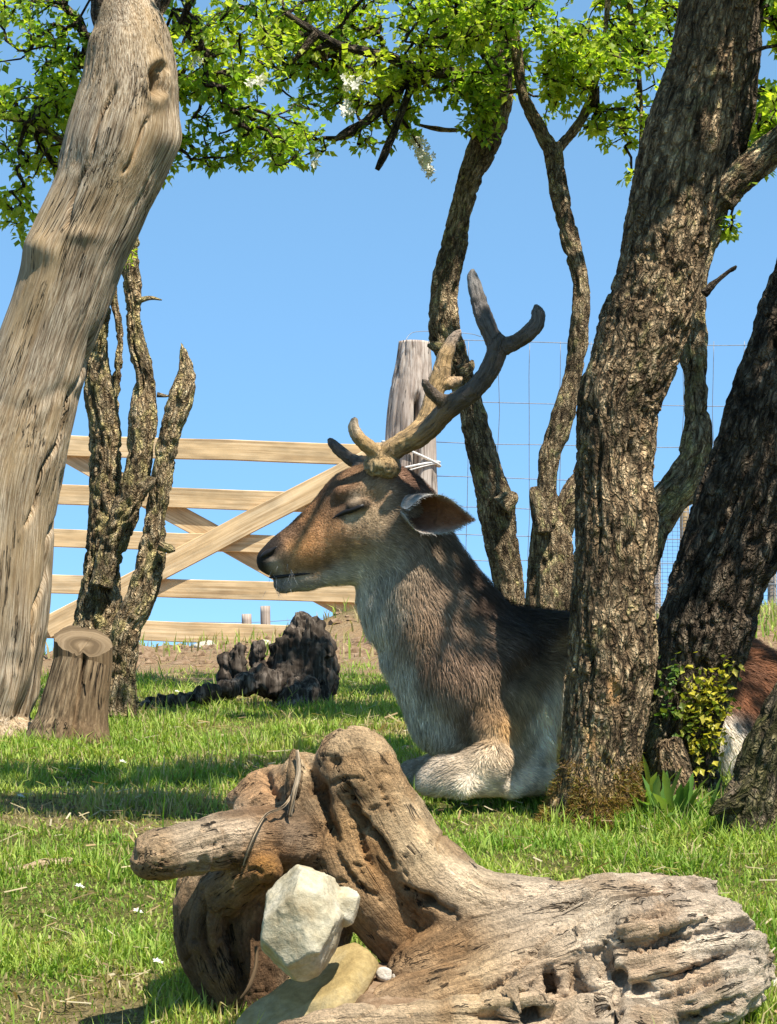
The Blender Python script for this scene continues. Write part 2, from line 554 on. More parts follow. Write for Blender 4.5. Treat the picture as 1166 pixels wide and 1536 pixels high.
# log: colour carried by the vertices plus fine grain in the shader
m, nt, out = newmat('root_wood')
a = ND(nt, 'ShaderNodeAttribute', attribute_name='col')
v = fibvec(nt, (1, 1, 0.06))
g = noise(nt, v, 230, 5, 0.65, 0.3)
cc = mixc(nt, 1.0, a.outputs['Color'], ramp(nt, g, [(0.28, 0.55), (0.5, 1.0), (0.72, 1.25)]), 'MULTIPLY')
tc = ND(nt, 'ShaderNodeTexCoord')
bl = noise(nt, tc.outputs['Object'], 38, 6, 0.7)
cc = mixc(nt, 1.0, cc, ramp(nt, bl, [(0.3, 0.7), (0.7, 1.2)]), 'MULTIPLY')
hh = ND(nt, 'ShaderNodeMath', {0: g, 1: bl}, operation='ADD')
g2 = noise(nt, fibvec(nt, (1, 1, 0.05)), 70, 4, 0.6, 0.6)
ab = ND(nt, 'ShaderNodeMath', {0: ND(nt, 'ShaderNodeMath', {0: g2, 1: 0.5}, operation='SUBTRACT').outputs[0]}, operation='ABSOLUTE').outputs[0]
gt = ramp(nt, noise(nt, tc.outputs['Object'], 24, 3), [(0.46, 1.0), (0.56, 0.0)])
ab = ND(nt, 'ShaderNodeMath', {0: ab, 1: ND(nt, 'ShaderNodeMath', {0: gt, 1: 0.2}, operation='MULTIPLY').outputs[0]}, operation='ADD').outputs[0]
cr = ramp(nt, ab, [(0.004, 0.12), (0.024, 1.0)])
cc = mixc(nt, 1.0, cc, cr, 'MULTIPLY')
fine = noise(nt, tc.outputs['Object'], 260, 5, 0.7)
cc = mixc(nt, 1.0, cc, ramp(nt, fine, [(0.32, 0.72), (0.65, 1.2)]), 'MULTIPLY')
hh = ND(nt, 'ShaderNodeMath', {0: hh.outputs[0], 1: ND(nt, 'ShaderNodeMath', {0: cr, 1: 1.5}, operation='MULTIPLY').outputs[0]}, operation='ADD')
hh = ND(nt, 'ShaderNodeMath', {0: hh.outputs[0], 1: fine}, operation='ADD')
finish(nt, out, cc, 0.85, hh.outputs[0], 1.0, 0.008, 0.2)
M['log'] = m

m, nt, out = newmat('antler_bone')
a = ND(nt, 'ShaderNodeAttribute', attribute_name='col')
v = fibvec(nt, (1, 1, 0.12))
g = noise(nt, v, 260, 5, 0.65, 0.3)
cc = mixc(nt, 1.0, a.outputs['Color'], ramp(nt, g, [(0.36, 0.45), (0.5, 1.0), (0.64, 1.3)]), 'MULTIPLY')
finish(nt, out, cc, 0.5, g, 1.0, 0.006, 0.4)
M['antler'] = m

# ground: soil / turf base blended by the same masks that place the grass
m, nt, out = newmat('ground_soil')
tc = ND(nt, 'ShaderNodeTexCoord')
at = ND(nt, 'ShaderNodeAttribute', attribute_name='turf')
n1 = noise(nt, tc.outputs['Object'], 6, 6, 0.65)
n2 = noise(nt, tc.outputs['Object'], 60, 5, 0.7)
dirt = ramp(nt, n2, [(0.3, (0.20, 0.125, 0.065)), (0.5, (0.36, 0.25, 0.14)), (0.7, (0.48, 0.37, 0.24))])
dirt = mixc(nt, ramp(nt, n1, [(0.4, 0.0), (0.62, 0.7)]), dirt, (0.40, 0.25, 0.125))
turf = ramp(nt, n2, [(0.3, (0.05, 0.06, 0.018)), (0.5, (0.13, 0.13, 0.035)), (0.7, (0.26, 0.20, 0.09))])
cc = mixc(nt, at.outputs['Fac'], dirt, turf)
finish(nt, out, cc, 0.95, n2, 1.0, 0.03, 0.1)
M['ground'] = m

# ------------------------------------------------------------------ terrain
KN = np.array([(-60, -4.0), (-8, -2.0), (-2, -1.65), (0, -1.4), (1, -1.05), (2, -.65), (2.5, -.49), (2.9, -.38), (3.5, -.285),
               (4.3, -.19), (5.5, -.10), (7, -.02), (9, .07), (11, .125), (13.5, .19), (15, .20), (17, .07), (22, -.66),
               (40, -3), (100, -7), (400, -14), (4000, -40)])
_fy = np.concatenate([np.arange(-60, 30, 0.05), np.geomspace(30.1, 4000, 300)])
_fz = np.interp(_fy, KN[:, 0], KN[:, 1])
_k = np.ones(11) / 11
_sm = np.convolve(np.pad(_fz, 5, mode='edge'), _k, 'valid')
_fz[:1700] = _sm[:1700]

def ground_z(x, y):
    x, y = np.atleast_1d(np.asarray(x, float)), np.atleast_1d(np.asarray(y, float))
    z = np.interp(y, _fy, _fz) + CAMZ
    far = sstep(6, 13, y) * (1 - sstep(18, 30, y))
    z = z + far * 0.062 * np.clip(x + 0.9, -1.5, 3.5)
    p = np.stack([x, y, np.zeros_like(x)], 1)
    near = (1 - sstep(12, 20, y))
    z = z + near * (0.018 * (fbm(p * 1.7, 3, 5) - 0.5) + 0.012 * (fbm(p * 7.0, 3, 9) - 0.5))
    # grassy bank behind the deer's neck
    b = np.exp(-(((x + 0.10) / 0.34) ** 2 + ((y - 12.6) / 0.5) ** 2))
    return z + 0.15 * b

def gz(x, y):
    return float(ground_z(x, y)[0])

def G(px, py, y0=1.5, y1=14.0):
    """where the pixel's ray meets the ground"""
    ys = np.linspace(y0, y1, 1500)
    pts = np.array([P(px, py, y) for y in ys])
    d = pts[:, 2] - ground_z(pts[:, 0], pts[:, 1])
    k = np.argmax(d < 0) if (d < 0).any() else len(ys) - 1
    p = pts[k]
    p[2] = gz(p[0], p[1])
    return p

def turf_mask(x, y):
    p = np.stack([x, y, np.zeros_like(x)], 1)
    n = fbm(p * 2.2, 4, 31)
    lawn = 1 - sstep(7.0, 8.0, y + 1.8 * (n - 0.5))
    lawn = np.maximum(lawn, sstep(1.2, 2.0, x) * sstep(9.5, 11, y + n))
    lawn = np.maximum(lawn, np.exp(-(((x + 0.10) / 0.30) ** 2 + ((y - 12.75) / 0.4) ** 2)) * 1.2)
    n2 = fbm(p * 3.4 + 40, 4, 77)
    dry = sstep(0.57, 0.68, n2)
    return np.clip(lawn * (1 - 0.45 * dry), 0, 1), dry

xs = np.unique(np.concatenate([np.linspace(-2.6, 2.6, 240), -np.geomspace(2.62, 1500, 36), np.geomspace(2.62, 1500, 36)]))
ys = np.unique(np.concatenate([np.linspace(1.6, 9.5, 330), np.linspace(9.55, 24, 110), np.geomspace(24.3, 4000, 40), -np.geomspace(0.1, 60, 20), np.linspace(-0.05, 1.55, 30)]))
XX, YY = np.meshgrid(xs, ys, indexing='ij')
ZZ = ground_z(XX.ravel(), YY.ravel())
tm, _ = turf_mask(XX.ravel(), YY.ravel())
tm = np.where(YY.ravel() > 22, 0.9, tm)
ii = np.arange(len(xs) - 1)[:, None] * len(ys) + np.arange(len(ys) - 1)[None]
Q = np.stack([ii, ii + len(ys), ii + len(ys) + 1, ii + 1], -1).reshape(-1, 4)
gobj = mk('ground', np.stack([XX.ravel(), YY.ravel(), ZZ], 1), Q, M['ground'], attrs={'turf': tm})
kind(gobj, 'structure')

# ------------------------------------------------------------------ grass
def blades(pos, length, width, col, lean, seed, az=None):
    """pos (n,3) -> one mesh worth of bent blades, 5 vertices each"""
    r = np.random.default_rng(seed)
    n = len(pos)
    if az is None:
        az = r.uniform(0, 2 * np.pi, n)
    d = np.stack([np.cos(az), np.sin(az), np.zeros(n)], 1)
    fa = az + np.pi / 2 + r.normal(0, 0.5, n)
    w = np.stack([np.cos(fa), np.sin(fa), np.zeros(n)], 1) * (width / 2)[:, None]
    up = np.array([0, 0, 1.0])
    m1 = pos + up * (length * 0.55 * np.cos(lean * 0.5))[:, None] + d * (length * 0.55 * np.sin(lean * 0.5))[:, None]
    tip = m1 + up * (length * 0.5 * np.cos(lean * 1.3))[:, None] + d * (length * 0.5 * np.sin(lean * 1.3))[:, None]
    V = np.stack([pos - w, pos + w, m1 + w * 0.8, m1 - w * 0.8, tip], 1).reshape(-1, 3)
    b = np.arange(n)[:, None] * 5
    return V, [b + np.array([[0, 1, 2, 3]]), b + np.array([[3, 2, 4]])], {'col': np.repeat(col, 5, 0)}

def grass_cols(n, x, y, r, dry):
    g1, g2 = np.array([0.170, 0.300, 0.034]), np.array([0.430, 0.500, 0.100])
    g3 = np.array([0.46, 0.38, 0.18])
    p = np.stack([x, y, np.zeros_like(x)], 1)
    t = np.clip(fbm(p * 5, 3, 3) * 1.5 - 0.25 + r.normal(0, 0.28, n), 0, 1)[:, None]
    c = g1 * (1 - t) + g2 * t
    s = (r.uniform(0, 1, n) < (0.13 + 0.5 * dry)).astype(float)[:, None]
    c = c * (1 - s) + g3 * s * r.uniform(0.7, 1.1, n)[:, None]
    return c * r.uniform(0.8, 1.2, n)[:, None]

def make_grass():
    r = np.random.default_rng(5)
    n0 = 720000
    # distance drawn so that the near lawn is the densest
    y = 2.15 * (9.2 / 2.15) ** r.uniform(0, 1, n0)
    x = r.uniform(-1, 1, n0) * (0.235 * y + 0.1)
    tmk, dry = turf_mask(x, y)
    p = np.stack([x, y, np.zeros_like(x)], 1)
    clump = fbm(p * 9, 3, 55)
    keep = r.uniform(0, 1, n0) < tmk * (0.55 + 0.7 * sstep(0.3, 0.65, clump)) * 0.8
    x, y, dry, clump = x[keep], y[keep], dry[keep], clump[keep]
    n = len(x)
    pos = np.stack([x, y, ground_z(x, y) - 0.003], 1)
    L = r.gamma(7, 1 / 7, n) * (0.0075 + 0.011 * sstep(0.35, 0.7, clump)) * (1 + 0.07 * y)
    L *= np.where(r.uniform(0, 1, n) < 0.03, 1.8, 1)
    W = r.uniform(0.0013, 0.0026, n) * (1 + 0.10 * y)
    lean = r.uniform(0.2, 1.35, n)
    col = grass_cols(n, x, y, r, dry)
    V, f, a = blades(pos, L, W, col, lean, 6)
    o = mk('grass', V, f, M['grass'], smooth=False, attrs=a)
    tag(o, 'short green lawn grass with dry straw patches covering the ground', 'grass')
    kind(o, 'stuff')
    # rough grass and straw on the bank by the gate and at the far right
    n = 16000
    y = r.uniform(8.5, 15, n)
    x = r.uniform(-0.22, 0.22, n) * y
    tmk, dry = turf_mask(x, y)
    keep = r.uniform(0, 1, n) < tmk + 0.10
    x, y, dry = x[keep], y[keep], dry[keep]
    n = len(x)
    pos = np.stack([x, y, ground_z(x, y) - 0.003], 1)
    col = grass_cols(n, x, y, r, dry + 0.4)
    V, f, a = blades(pos, r.uniform(0.03, 0.10, n), r.uniform(0.005, 0.010, n), col, r.uniform(0.1, 1.2, n), 8)
    o = mk('rough_grass', V, f, M['grass'], smooth=False, attrs=a)
    tag(o, 'rough tufts of grass on the bare earth bank by the gate', 'grass')
    kind(o, 'stuff')
make_grass()

# loose earth, straw and chips on the bare strip in front of the gate
def blobs(pts, rad, seed, flat=0.6, sub=1):
    """small uneven stones: jittered octahedra subdivided once"""
    r = np.random.default_rng(seed)
    B = np.array([(1, 0, 0), (-1, 0, 0), (0, 1, 0), (0, -1, 0), (0, 0, 1), (0, 0, -1)], float)
    T = [(0, 2, 4), (2, 1, 4), (1, 3, 4), (3, 0, 4), (2, 0, 5), (1, 2, 5), (3, 1, 5), (0, 3, 5)]
    V, FF, mid = list(B), [], {}
    def mp(a, b):
        k = (min(a, b), max(a, b))
        if k not in mid:
            v = V[a] + V[b]
            V.append(v / np.linalg.norm(v))
            mid[k] = len(V) - 1
        return mid[k]
    for a, b, c in T:
        ab, bc, ca = mp(a, b), mp(b, c), mp(c, a)
        FF += [(a, ab, ca), (ab, b, bc), (ca, bc, c), (ab, bc, ca)]
    V, FF = np.array(V), np.array(FF)
    n, k = len(pts), len(V)
    W = V[None] * r.uniform(0.72, 1.15, (n, k, 1)) * rad[:, None, None] * np.stack([r.uniform(0.7, 1.4, n), r.uniform(0.7, 1.4, n), np.full(n, flat)], 1)[:, None]
    an = r.uniform(0, 6.28, n)
    c, s = np.cos(an)[:, None], np.sin(an)[:, None]
    W = np.stack([W[..., 0] * c - W[..., 1] * s, W[..., 0] * s + W[..., 1] * c, W[..., 2]], -1)
    return (W + pts[:, None]).reshape(-1, 3), (FF[None] + np.arange(n)[:, None, None] * k).reshape(-1, 3)

r = np.random.default_rng(21)
n = 2600
y = r.uniform(8.2, 14.5, n)
x = r.uniform(-0.2, 0.2, n) * y
pts = np.stack([x, y, ground_z(x, y)], 1)
V, f = blobs(pts, r.gamma(2, 0.007, n), 3)
o = mk('loose_earth', V, f, M['soil'], smooth=False)
tag(o, 'crumbly earth and small clods on the bare strip before the gate', 'earth')
kind(o, 'stuff')

# ------------------------------------------------------------------ timber gate, post, wire fence
YG = 14.0
SG = YG / F                                   # metres per photo pixel there

def beam(name, a, b, w, t, mat, parent, up=(0, 0, 1), seed=0):
    """a plank from a to b: w across (in the gate's plane), t thick, edges eased, a little uneven"""
    a, b = np.array(a, float), np.array(b, float)
    d = b - a
    L = np.linalg.norm(d)
    d /= L
    th = np.array([0, 1.0, 0])
    th -= d * th.dot(d)
    th /= np.linalg.norm(th)
    u = np.cross(d, th)
    e = min(w, t) * 0.10
    prof = [(-w / 2 + e, -t / 2), (w / 2 - e, -t / 2), (w / 2, -t / 2 + e), (w / 2, t / 2 - e), (w / 2 - e, t / 2), (-w / 2 + e, t / 2), (-w / 2, t / 2 - e), (-w / 2, -t / 2 + e)]
    rr = np.random.default_rng(seed + 100)
    ns = 9
    V, fib = [], []
    for i in range(ns):
        s = i / (ns - 1)
        wob = rr.normal(0, 0.0015, 2)
        for pu, pt in prof:
            V.append(a + d * L * s + u * (pu + wob[0]) + th * (pt + wob[1]))
            fib.append((pu + seed * 0.37, pt, L * s + seed * 1.7))
    k = len(prof)
    q = [(i * k + j, i * k + (j + 1) % k, (i + 1) * k + (j + 1) % k, (i + 1) * k + j) for i in range(ns - 1) for j in range(k)]
    c0 = np.array([list(range(k))[::-1]])
    c1 = np.array([list(range((ns - 1) * k, ns * k))])
    return mk(name, np.array(V), [np.array(q), np.vstack([c0, c1])], mat, parent, smooth=False, attrs={'fib': np.array(fib)})

base = P(300, 962, YG)
gate = thing('field_gate', 'pale timber field gate with five rails and crossed braces', 'gate', (base[0], YG, gz(base[0], YG)))
sl = 0.030                                    # the gate sags to the right
for k, (py, wpx) in enumerate(((653, 31), (727, 30), (794, 27), (863, 28), (928, 30))):
    y0 = py + wpx / 2
    pa = P(-20, y0 + sl * (-20 - 100), YG)
    pb = P(572, y0 + sl * (572 - 100) * (1.0 if k < 4 else 1.0), YG)
    beam('rail', pa, pb, wpx * SG, 0.035, M['wood_gate'], gate, seed=k)
beam('brace', P(70, 942, YG - 0.037), P(566, 684, YG - 0.037), 33 * SG, 0.034, M['wood_gate'], gate, seed=7)
beam('brace', P(60, 657, YG + 0.037), P(560, 936, YG + 0.037), 31 * SG, 0.034, M['wood_gate'], gate, seed=8)
beam('stile', P(8, 650, YG + 0.037), P(8, 965, YG + 0.037), 34 * SG, 0.036, M['wood_gate'], gate, seed=9)
beam('stile', P(558, 664, YG + 0.075), P(558, 968, YG + 0.075), 32 * SG, 0.036, M['wood_gate'], gate, seed=10)

# thick old gate post, split down its length
YP = 14.15
pb = P(618, 985, YP)
pg = gz(pb[0], YP)
post = thing('gate_post', 'thick weathered round gate post, split and bound with white twine', 'post', (pb[0], YP, pg))
def post_disp(V, fib, N):
    n = ridged(fib * np.array([26, 26, 1.6]), 3, 3)
    d = -0.012 * sstep(0.72, 0.98, n) + 0.02 * (fbm(fib * np.array([9, 9, 1.5]), 3, 8) - 0.5)
    px, py = proj(V)
    slot = np.exp(-((px - (627 - 0.02 * (py - 600))) / 4.5) ** 2) * sstep(585, 612, py)
    return d - 0.11 * slot * (N[:, 1] < 0.1)
pp = np.vstack([P(614, 1000, YP), P(616, 850, YP), P(616, 720, YP), P(618, 620, YP), P(621, 550, YP), P(622, 513, YP)])
pr = np.array([43, 42, 41, 37, 29, 25]) * YP / F
V, f, fib = tube(np.hstack([pp, pr[:, None]]), 0.012, 80, post_disp)
mk('post_shaft', V, f, M['wood_post'], post, attrs={'fib': fib})
def ring(c, rad, thick, tilt, mat, parent, name, sag=0.0):
    th = np.linspace(0, 2 * np.pi, 33)
    pts = np.stack([c[0] + rad * np.cos(th), c[1] + rad * np.sin(th), c[2] + tilt * rad * np.cos(th) + sag * np.cos(2 * th), np.full(33, thick)], 1)
    V, f, fib = tube(pts, 0.02, 6, close=False)
    return mk(name, V, f, mat, parent, attrs={'fib': fib})
ring(P(617, 681, YP), 44 * SG, 0.0075, -0.42, M['twine'], post, 'twine')
ring(P(617, 703, YP), 43.5 * SG, 0.0065, 0.22, M['twine'], post, 'twine')
ring(P(617, 708, YP), 43.5 * SG, 0.004, 0.30, M['twine'], post, 'twine')
w = np.array([list(P(604, 530, YP - 0.1)) + [0.002], list(P(612, 505, YP - 0.02)) + [0.002], list(P(632, 497, YP)) + [0.002], list(P(700, 500, YP)) + [0.002], list(P(722, 505, YP + 0.05)) + [0.002]])
V, f, fib = tube(w, 0.02, 5)
mk('wire_end', V, f, M['wire'], post, attrs={'fib': fib})

# stock fence to the right of the post
YF = 14.4
fb = P(900, 960, YF)
fence = thing('wire_fence', 'thin galvanised stock fence strung beyond the trees beside the post', 'fence', (fb[0], YF, gz(fb[0], YF)))
def wire(p, q, rad, name, parent, sag=0.0, seed=0, mat='wire'):
    p, q = np.array(p), np.array(q)
    rr = np.random.default_rng(seed)
    t = np.linspace(0, 1, 9)[:, None]
    c = p + (q - p) * t
    c[:, 2] -= sag * 4 * (t * (1 - t))[:, 0]
    c[1:-1] += rr.normal(0, 0.004, (7, 3))
    V, f, fib = tube(np.hstack([c, np.full((9, 1), rad)]), 0.08, 4)
    return mk(name, V, f, M[mat], parent, attrs={'fib': fib})
rows = (511, 603, 665, 716, 762, 802, 838, 870, 900)
for k, rw in enumerate(rows):
    wire(P(655, rw - 2, YF), P(1330, rw + 3, YF), 0.0024, 'line_wire', fence, 0.02, k)
for k, px in enumerate(range(700, 1330, 46)):
    wire(P(px + 3, 512, YF), P(px, 935, YF), 0.0019, 'stay_wire', fence, 0, 50 + k)
# fine netting along its foot
Vn = []
for k in range(30):
    z = 752 + k * 5.6
    V, f, fib = tube(np.vstack([np.r_[P(975, z, YF + .02), 0.0012], np.r_[P(1100, z + 1, YF + .02), 0.0012], np.r_[P(1330, z + 2, YF + .02), 0.0012]]), 0.3, 3)
    Vn.append((V, f, {'fib': fib}))
for k in range(46):
    x = 978 + k * 7.6
    V, f, fib = tube(np.vstack([np.r_[P(x, 752, YF + .02), 0.0012], np.r_[P(x + 1, 840, YF + .02), 0.0012], np.r_[P(x, 925, YF + .02), 0.0012]]), 0.3, 3)
    Vn.append((V, f, {'fib': fib}))
V, f, a = merge(Vn)
kind(mk('netting', V, f, M['wire'], fence, attrs=a), 'stuff')
for k, (px, top, wpx, mt) in enumerate(((1027, 700, 15, 'wood_gate'), (985, 790, 13, 'wood_post'), (1158, 790, 14, 'wood_post'))):
    q = P(px, 900, YF + 0.08)
    path = np.array([[q[0], q[1], gz(q[0], q[1]) - 0.1, wpx / 2 * SG], list(P(px, 820, YF + 0.08)) + [wpx / 2 * SG], list(P(px, top, YF + 0.08)) + [wpx / 2 * SG * 0.9]])
    V, f, fib = tube(path, 0.03, 14, lambda V, fib, N: 0.006 * (fbm(fib * 30, 3, 4) - 0.5))
    mk('fence_stake', V, f, M[mt], fence, attrs={'fib': fib})

# two small posts of a farther fence seen through the gate
for k, (px, top, wpx, lab) in enumerate(((370, 921, 15, 'short far fence post beyond the gate, lower of two'), (398, 909, 15, 'far fence post with wire beyond the gate, taller of two'))):
    Yk = 21.0
    q = P(px, top, Yk)
    z0 = gz(q[0], Yk)
    rp = wpx / 2 * Yk / F
    path = np.array([[q[0], Yk, z0 - 0.15, rp], [q[0] + .01, Yk, (z0 + q[2]) / 2, rp], [q[0], Yk, q[2], rp * 0.95]])
    V, f, fib = tube(path, 0.05, 16, lambda V, fib, N: 0.012 * (fbm(fib * np.array([20, 20, 4]), 3, 4) - 0.5))
    o = mk('fence_post', V, f, M['wood_post'], origin=(q[0], Yk, z0), attrs={'fib': fib})
    tag(o, lab, 'post')
o = thing('far_wire', 'two sagging wires of the far fence seen through the gate', 'wire', tuple(P(390, 940, 21.0)))
wire(P(-60, 950, 21.1), P(640, 937, 21.1), 0.003, 'wire_strand', o, 0.06, 3)
wire(P(-60, 924, 21.1), P(640, 916, 21.1), 0.0025, 'wire_strand', o, 0.08, 4)

# ------------------------------------------------------------------ trees
def bark_disp(seed, amp=0.004, low=0.012, fr=42.0, along=0.3):
    def fn(V, fib, N):
        sc = np.array([1, 1, along])
        wv = (fbm(fib * 20, 2, seed + 50) - 0.5)[:, None] * np.array([0.012, 0.012, 0.03])
        q = (fib + wv) * sc
        plates = ridged(q * fr, 3, seed)
        var = sstep(0.36, 0.62, fbm(fib * np.array([14, 14, 8]), 3, seed + 70))
        fis = ridged((fib + wv) * np.array([1, 1, 0.13]) * fr * 0.42, 2, seed + 33)
        d = -amp * 2.0 * sstep(0.60, 0.88, plates) * (0.25 + 0.9 * var) - amp * 2.4 * sstep(0.84, 0.97, fis) + amp * (fbm(q * fr * 2.4, 3, seed + 9) - 0.45) * 2.2
        return d + low * (fbm(fib * np.array([9, 9, 6]), 3, seed + 20) - 0.5) * 2
    return fn

def wood_disp(seed, amp=0.002, low=0.012):
    def fn(V, fib, N):
        g = ridged(fib * np.array([38, 38, 1.2]), 3, seed)
        d = -amp * 2.2 * sstep(0.74, 0.98, g) + amp * (fbm(fib * np.array([110, 110, 3.5]), 3, seed + 5) - 0.5)
        return d + low * (fbm(fib * np.array([7, 7, 3.5]), 3, seed + 20) - 0.5) * 2
    return fn

def pxpath(rows, Y):
    """rows of (px, py, half width px[, dY]) -> world path with radius"""
    out = []
    for rrow in rows:
        y = Y + (rrow[3] if len(rrow) > 3 else 0)
        out.append(np.r_[P(rrow[0], rrow[1], y), rrow[2] * y / F])
    return np.array(out)

def lr(rows):
    return [((a + b) / 2, y, (b - a) / 2) + tuple(rest) for (y, a, b, *rest) in rows]

def stem(name, rows, Y, mat, parent, step=0.006, seg=48, disp=None, attrs_fn=None):
    if mat is M['bark_lichen'] and parent.name.startswith('multi'):
        rows = [(q[0], q[1], q[2] * 0.86) + tuple(q[3:]) for q in rows]
    V, f, fib = tube(pxpath(rows, Y), step, seg, disp)
    at = {'fib': fib + len(bpy.data.objects) * 0.13}
    if attrs_fn:
        at.update(attrs_fn(V))
    return mk(name, V, f, mat, parent, attrs=at)

# hawthorn leaf: seven vertices, three lobes, folded along the midrib
LEAF = np.array([(0, 0, 0), (.40, .42, .06), (.22, .60, .03), (0, 1, -.06), (-.22, .60, .03), (-.40, .42, .06), (0, .5, -.05)])
LTRI = np.array([(0, 1, 6), (1, 2, 6), (2, 3, 6), (3, 4, 6), (4, 5, 6), (5, 0, 6)])

def leaves(pos, dirs, size, col, r, droop=0.25):
    n = len(pos)
    d = dirs + np.array([0, 0, -droop])
    d /= np.linalg.norm(d, axis=1, keepdims=True) + 1e-9
    up = r.normal(0, 0.45, (n, 3)) + np.array([0, 0, 1.0])
    x = np.cross(d, up)
    x /= np.linalg.norm(x, axis=1, keepdims=True) + 1e-9
    z = np.cross(x, d)
    L = LEAF[None] * size[:, None, None]
    V = pos[:, None] + L[..., 0:1] * x[:, None] + L[..., 1:2] * d[:, None] + L[..., 2:3] * z[:, None]
    f = (LTRI[None] + np.arange(n)[:, None, None] * 7).reshape(-1, 3)
    return V.reshape(-1, 3), f, {'col': np.repeat(col, 7, 0)}

HOLES = [(P(px, py, Y), rad) for px, py, Y, rad in [(458, 815, 4.2, .055), (500, 818, 4.2, .045), (545, 660, 4.2, .05), (600, 668, 4.2, .055), (650, 610, 4.3, .06), (670, 530, 4.35, .05), (566, 702, 4.2, .04),
         (626, 890, 4.2, .030), (622, 940, 4.2, .028), (652, 1010, 4.15, .025), (845, 950, 4.25, .035), (765, 1090, 4.12, .040), (690, 1140, 4.1, .04), (625, 1160, 4.1, .035), (805, 1155, 4.1, .035), (835, 1010, 4.2, .03), (822, 1080, 4.15, .03), (822, 1130, 4.15, .03), (1040, 470, 4.75, .06), (1042, 560, 4.75, .06), (1046, 640, 4.75, .06), (1020, 730, 4.75, .06), (990, 775, 4.75, .05),
         (1060, 1060, 4.2, .06), (1040, 1090, 4.2, .05), (1066, 1015, 4.2, .05), (1130, 965, 4.8, .05), (1060, 950, 4.2, .04)] + [(960, q, 4.0, .065) for q in range(590, 1190, 60)] + [(880, q, 4.0, .045) for q in (930, 1060, 1120, 1180)] + [(px, py, 5.7, .09) for px, py in ((150, 960), (150, 850), (150, 740), (150, 620), (215, 700), (210, 580), (215, 440), (230, 860), (255, 700), (280, 580), (190, 930), (100, 1000))] + [(px, py, 6.4, .07) for px, py in ((760, 860), (735, 700), (830, 880), (840, 620))]]

def crown(parent, src, clumps, seed, size=0.026, per=9, warm=0.5, twr=0.0016, name='crown'):
    """clumps: (center xyz, radii xyz, tufts). Tufts join to the nearest tuft closer to the limbs (src), so twigs run through the crown"""
    r = np.random.default_rng(seed)
    pts = []
    for c, rad, n in clumps:
        n = int(n * 0.8) if n > 60 else n
        m = 0
        while m < n:
            q = r.normal(0, 1, (n * 2, 3))
            q /= np.linalg.norm(q, axis=1, keepdims=True)
            q *= r.uniform(0, 1, (n * 2, 1)) ** 0.42
            w = np.array(c) + q * np.array(rad)
            keep = fbm(w * 6.5, 3, seed) > (0.50 if n > 60 else 0.30)
            w = w[keep][:n - m]
            pts.append(w)
            m += len(w)
            if len(w) == 0:
                break
    T = np.vstack(pts)
    sv = np.array(SUN)
    for hp, hr in HOLES:                       # gaps in the leaves, where the sun comes through
        rel = T - hp
        t_ = rel @ sv
        T = T[~((t_ > 0.5) & (np.linalg.norm(rel - t_[:, None] * sv, axis=1) < hr + 0.015))]
    src = np.asarray(src, float)
    d0 = np.min(np.linalg.norm(T[:, None] - src[None], axis=2), 1)
    o = np.argsort(d0)
    T = T[o]
    nodes = np.vstack([src, T])
    par = np.zeros(len(T), int)
    for i in range(len(T)):
        prev = nodes[:len(src) + i]
        par[i] = np.argmin(((prev - T[i]) ** 2).sum(1))
    kids = np.zeros(len(nodes))
    for i in range(len(T) - 1, -1, -1):
        kids[par[i]] += 1 + kids[len(src) + i]
    A, B = nodes[par], T
    rad0 = np.minimum(twr * (1 + kids[len(src):]) ** 0.36, 0.012)
    D = B - A
    Ln = np.linalg.norm(D, axis=1, keepdims=True) + 1e-9
    D = D / Ln
    Mx = (A + B) / 2 + r.normal(0, 0.10, A.shape) * Ln
    u = np.cross(D, r.normal(0, 1, D.shape))
    u /= np.linalg.norm(u, axis=1, keepdims=True) + 1e-9
    v = np.cross(D, u)
    rings = []
    for C, k in ((A, 1.15), (Mx, 1.0), (B, 0.8)):
        for a in range(4):
            rings.append(C + (u * math.cos(a * math.pi / 2) + v * math.sin(a * math.pi / 2)) * (rad0 * k)[:, None])
    V = np.stack(rings, 1)
    q = np.array([(a + l * 4, (a + 1) % 4 + l * 4, (a + 1) % 4 + l * 4 + 4, a + l * 4 + 4) for l in (0, 1) for a in range(4)])
    f = (q[None] + np.arange(len(A))[:, None, None] * 12).reshape(-1, 4)
    fib = V.reshape(-1, 3) * 1.0
    kind(mk('twigs', V.reshape(-1, 3), f, M['twig'], parent, attrs={'fib': fib}), 'stuff')
    # leaf tufts at and along every twig
    n = len(T) * per
    at = np.repeat(np.arange(len(T)), per)
    t = np.where(r.uniform(0, 1, n) < 0.55, 1.0, r.uniform(0.25, 1, n))[:, None]
    pos = A[at] * (1 - t) + B[at] * t
    dirs = D[at] * 0.5 + r.normal(0, 0.75, (n, 3))
    dirs /= np.linalg.norm(dirs, axis=1, keepdims=True) + 1e-9
    pos = pos + dirs * r.uniform(0.002, 0.014, (n, 1))
    g1, g2, g3 = np.array([0.08, 0.165, 0.02]), np.array([0.19, 0.29, 0.03]), np.array([0.37, 0.42, 0.05])
    w = np.clip(fbm(T * 4, 2, seed + 3)[at] * 1.6 - 0.3 + r.normal(0, 0.25, n) + (warm - 0.5), 0, 1)[:, None]
    col = np.where(w < 0.5, g1 + (g2 - g1) * w * 2, g2 + (g3 - g2) * (w * 2 - 1)) * r.uniform(0.8, 1.2, (n, 1))
    V, f, a = leaves(pos, dirs, size * r.uniform(0.55, 1.25, n), col, r)
    return kind(mk(name, V, f, M['leaf'], parent, smooth=False, attrs=a), 'stuff')

def PC(px, py, Y, rx, ry, rz, n):
    """a clump from pixels: half-width and half-height in px, half-depth in m"""
    s = Y / F
    return (P(px, py, Y), (rx * s, ry, rz * s), n)

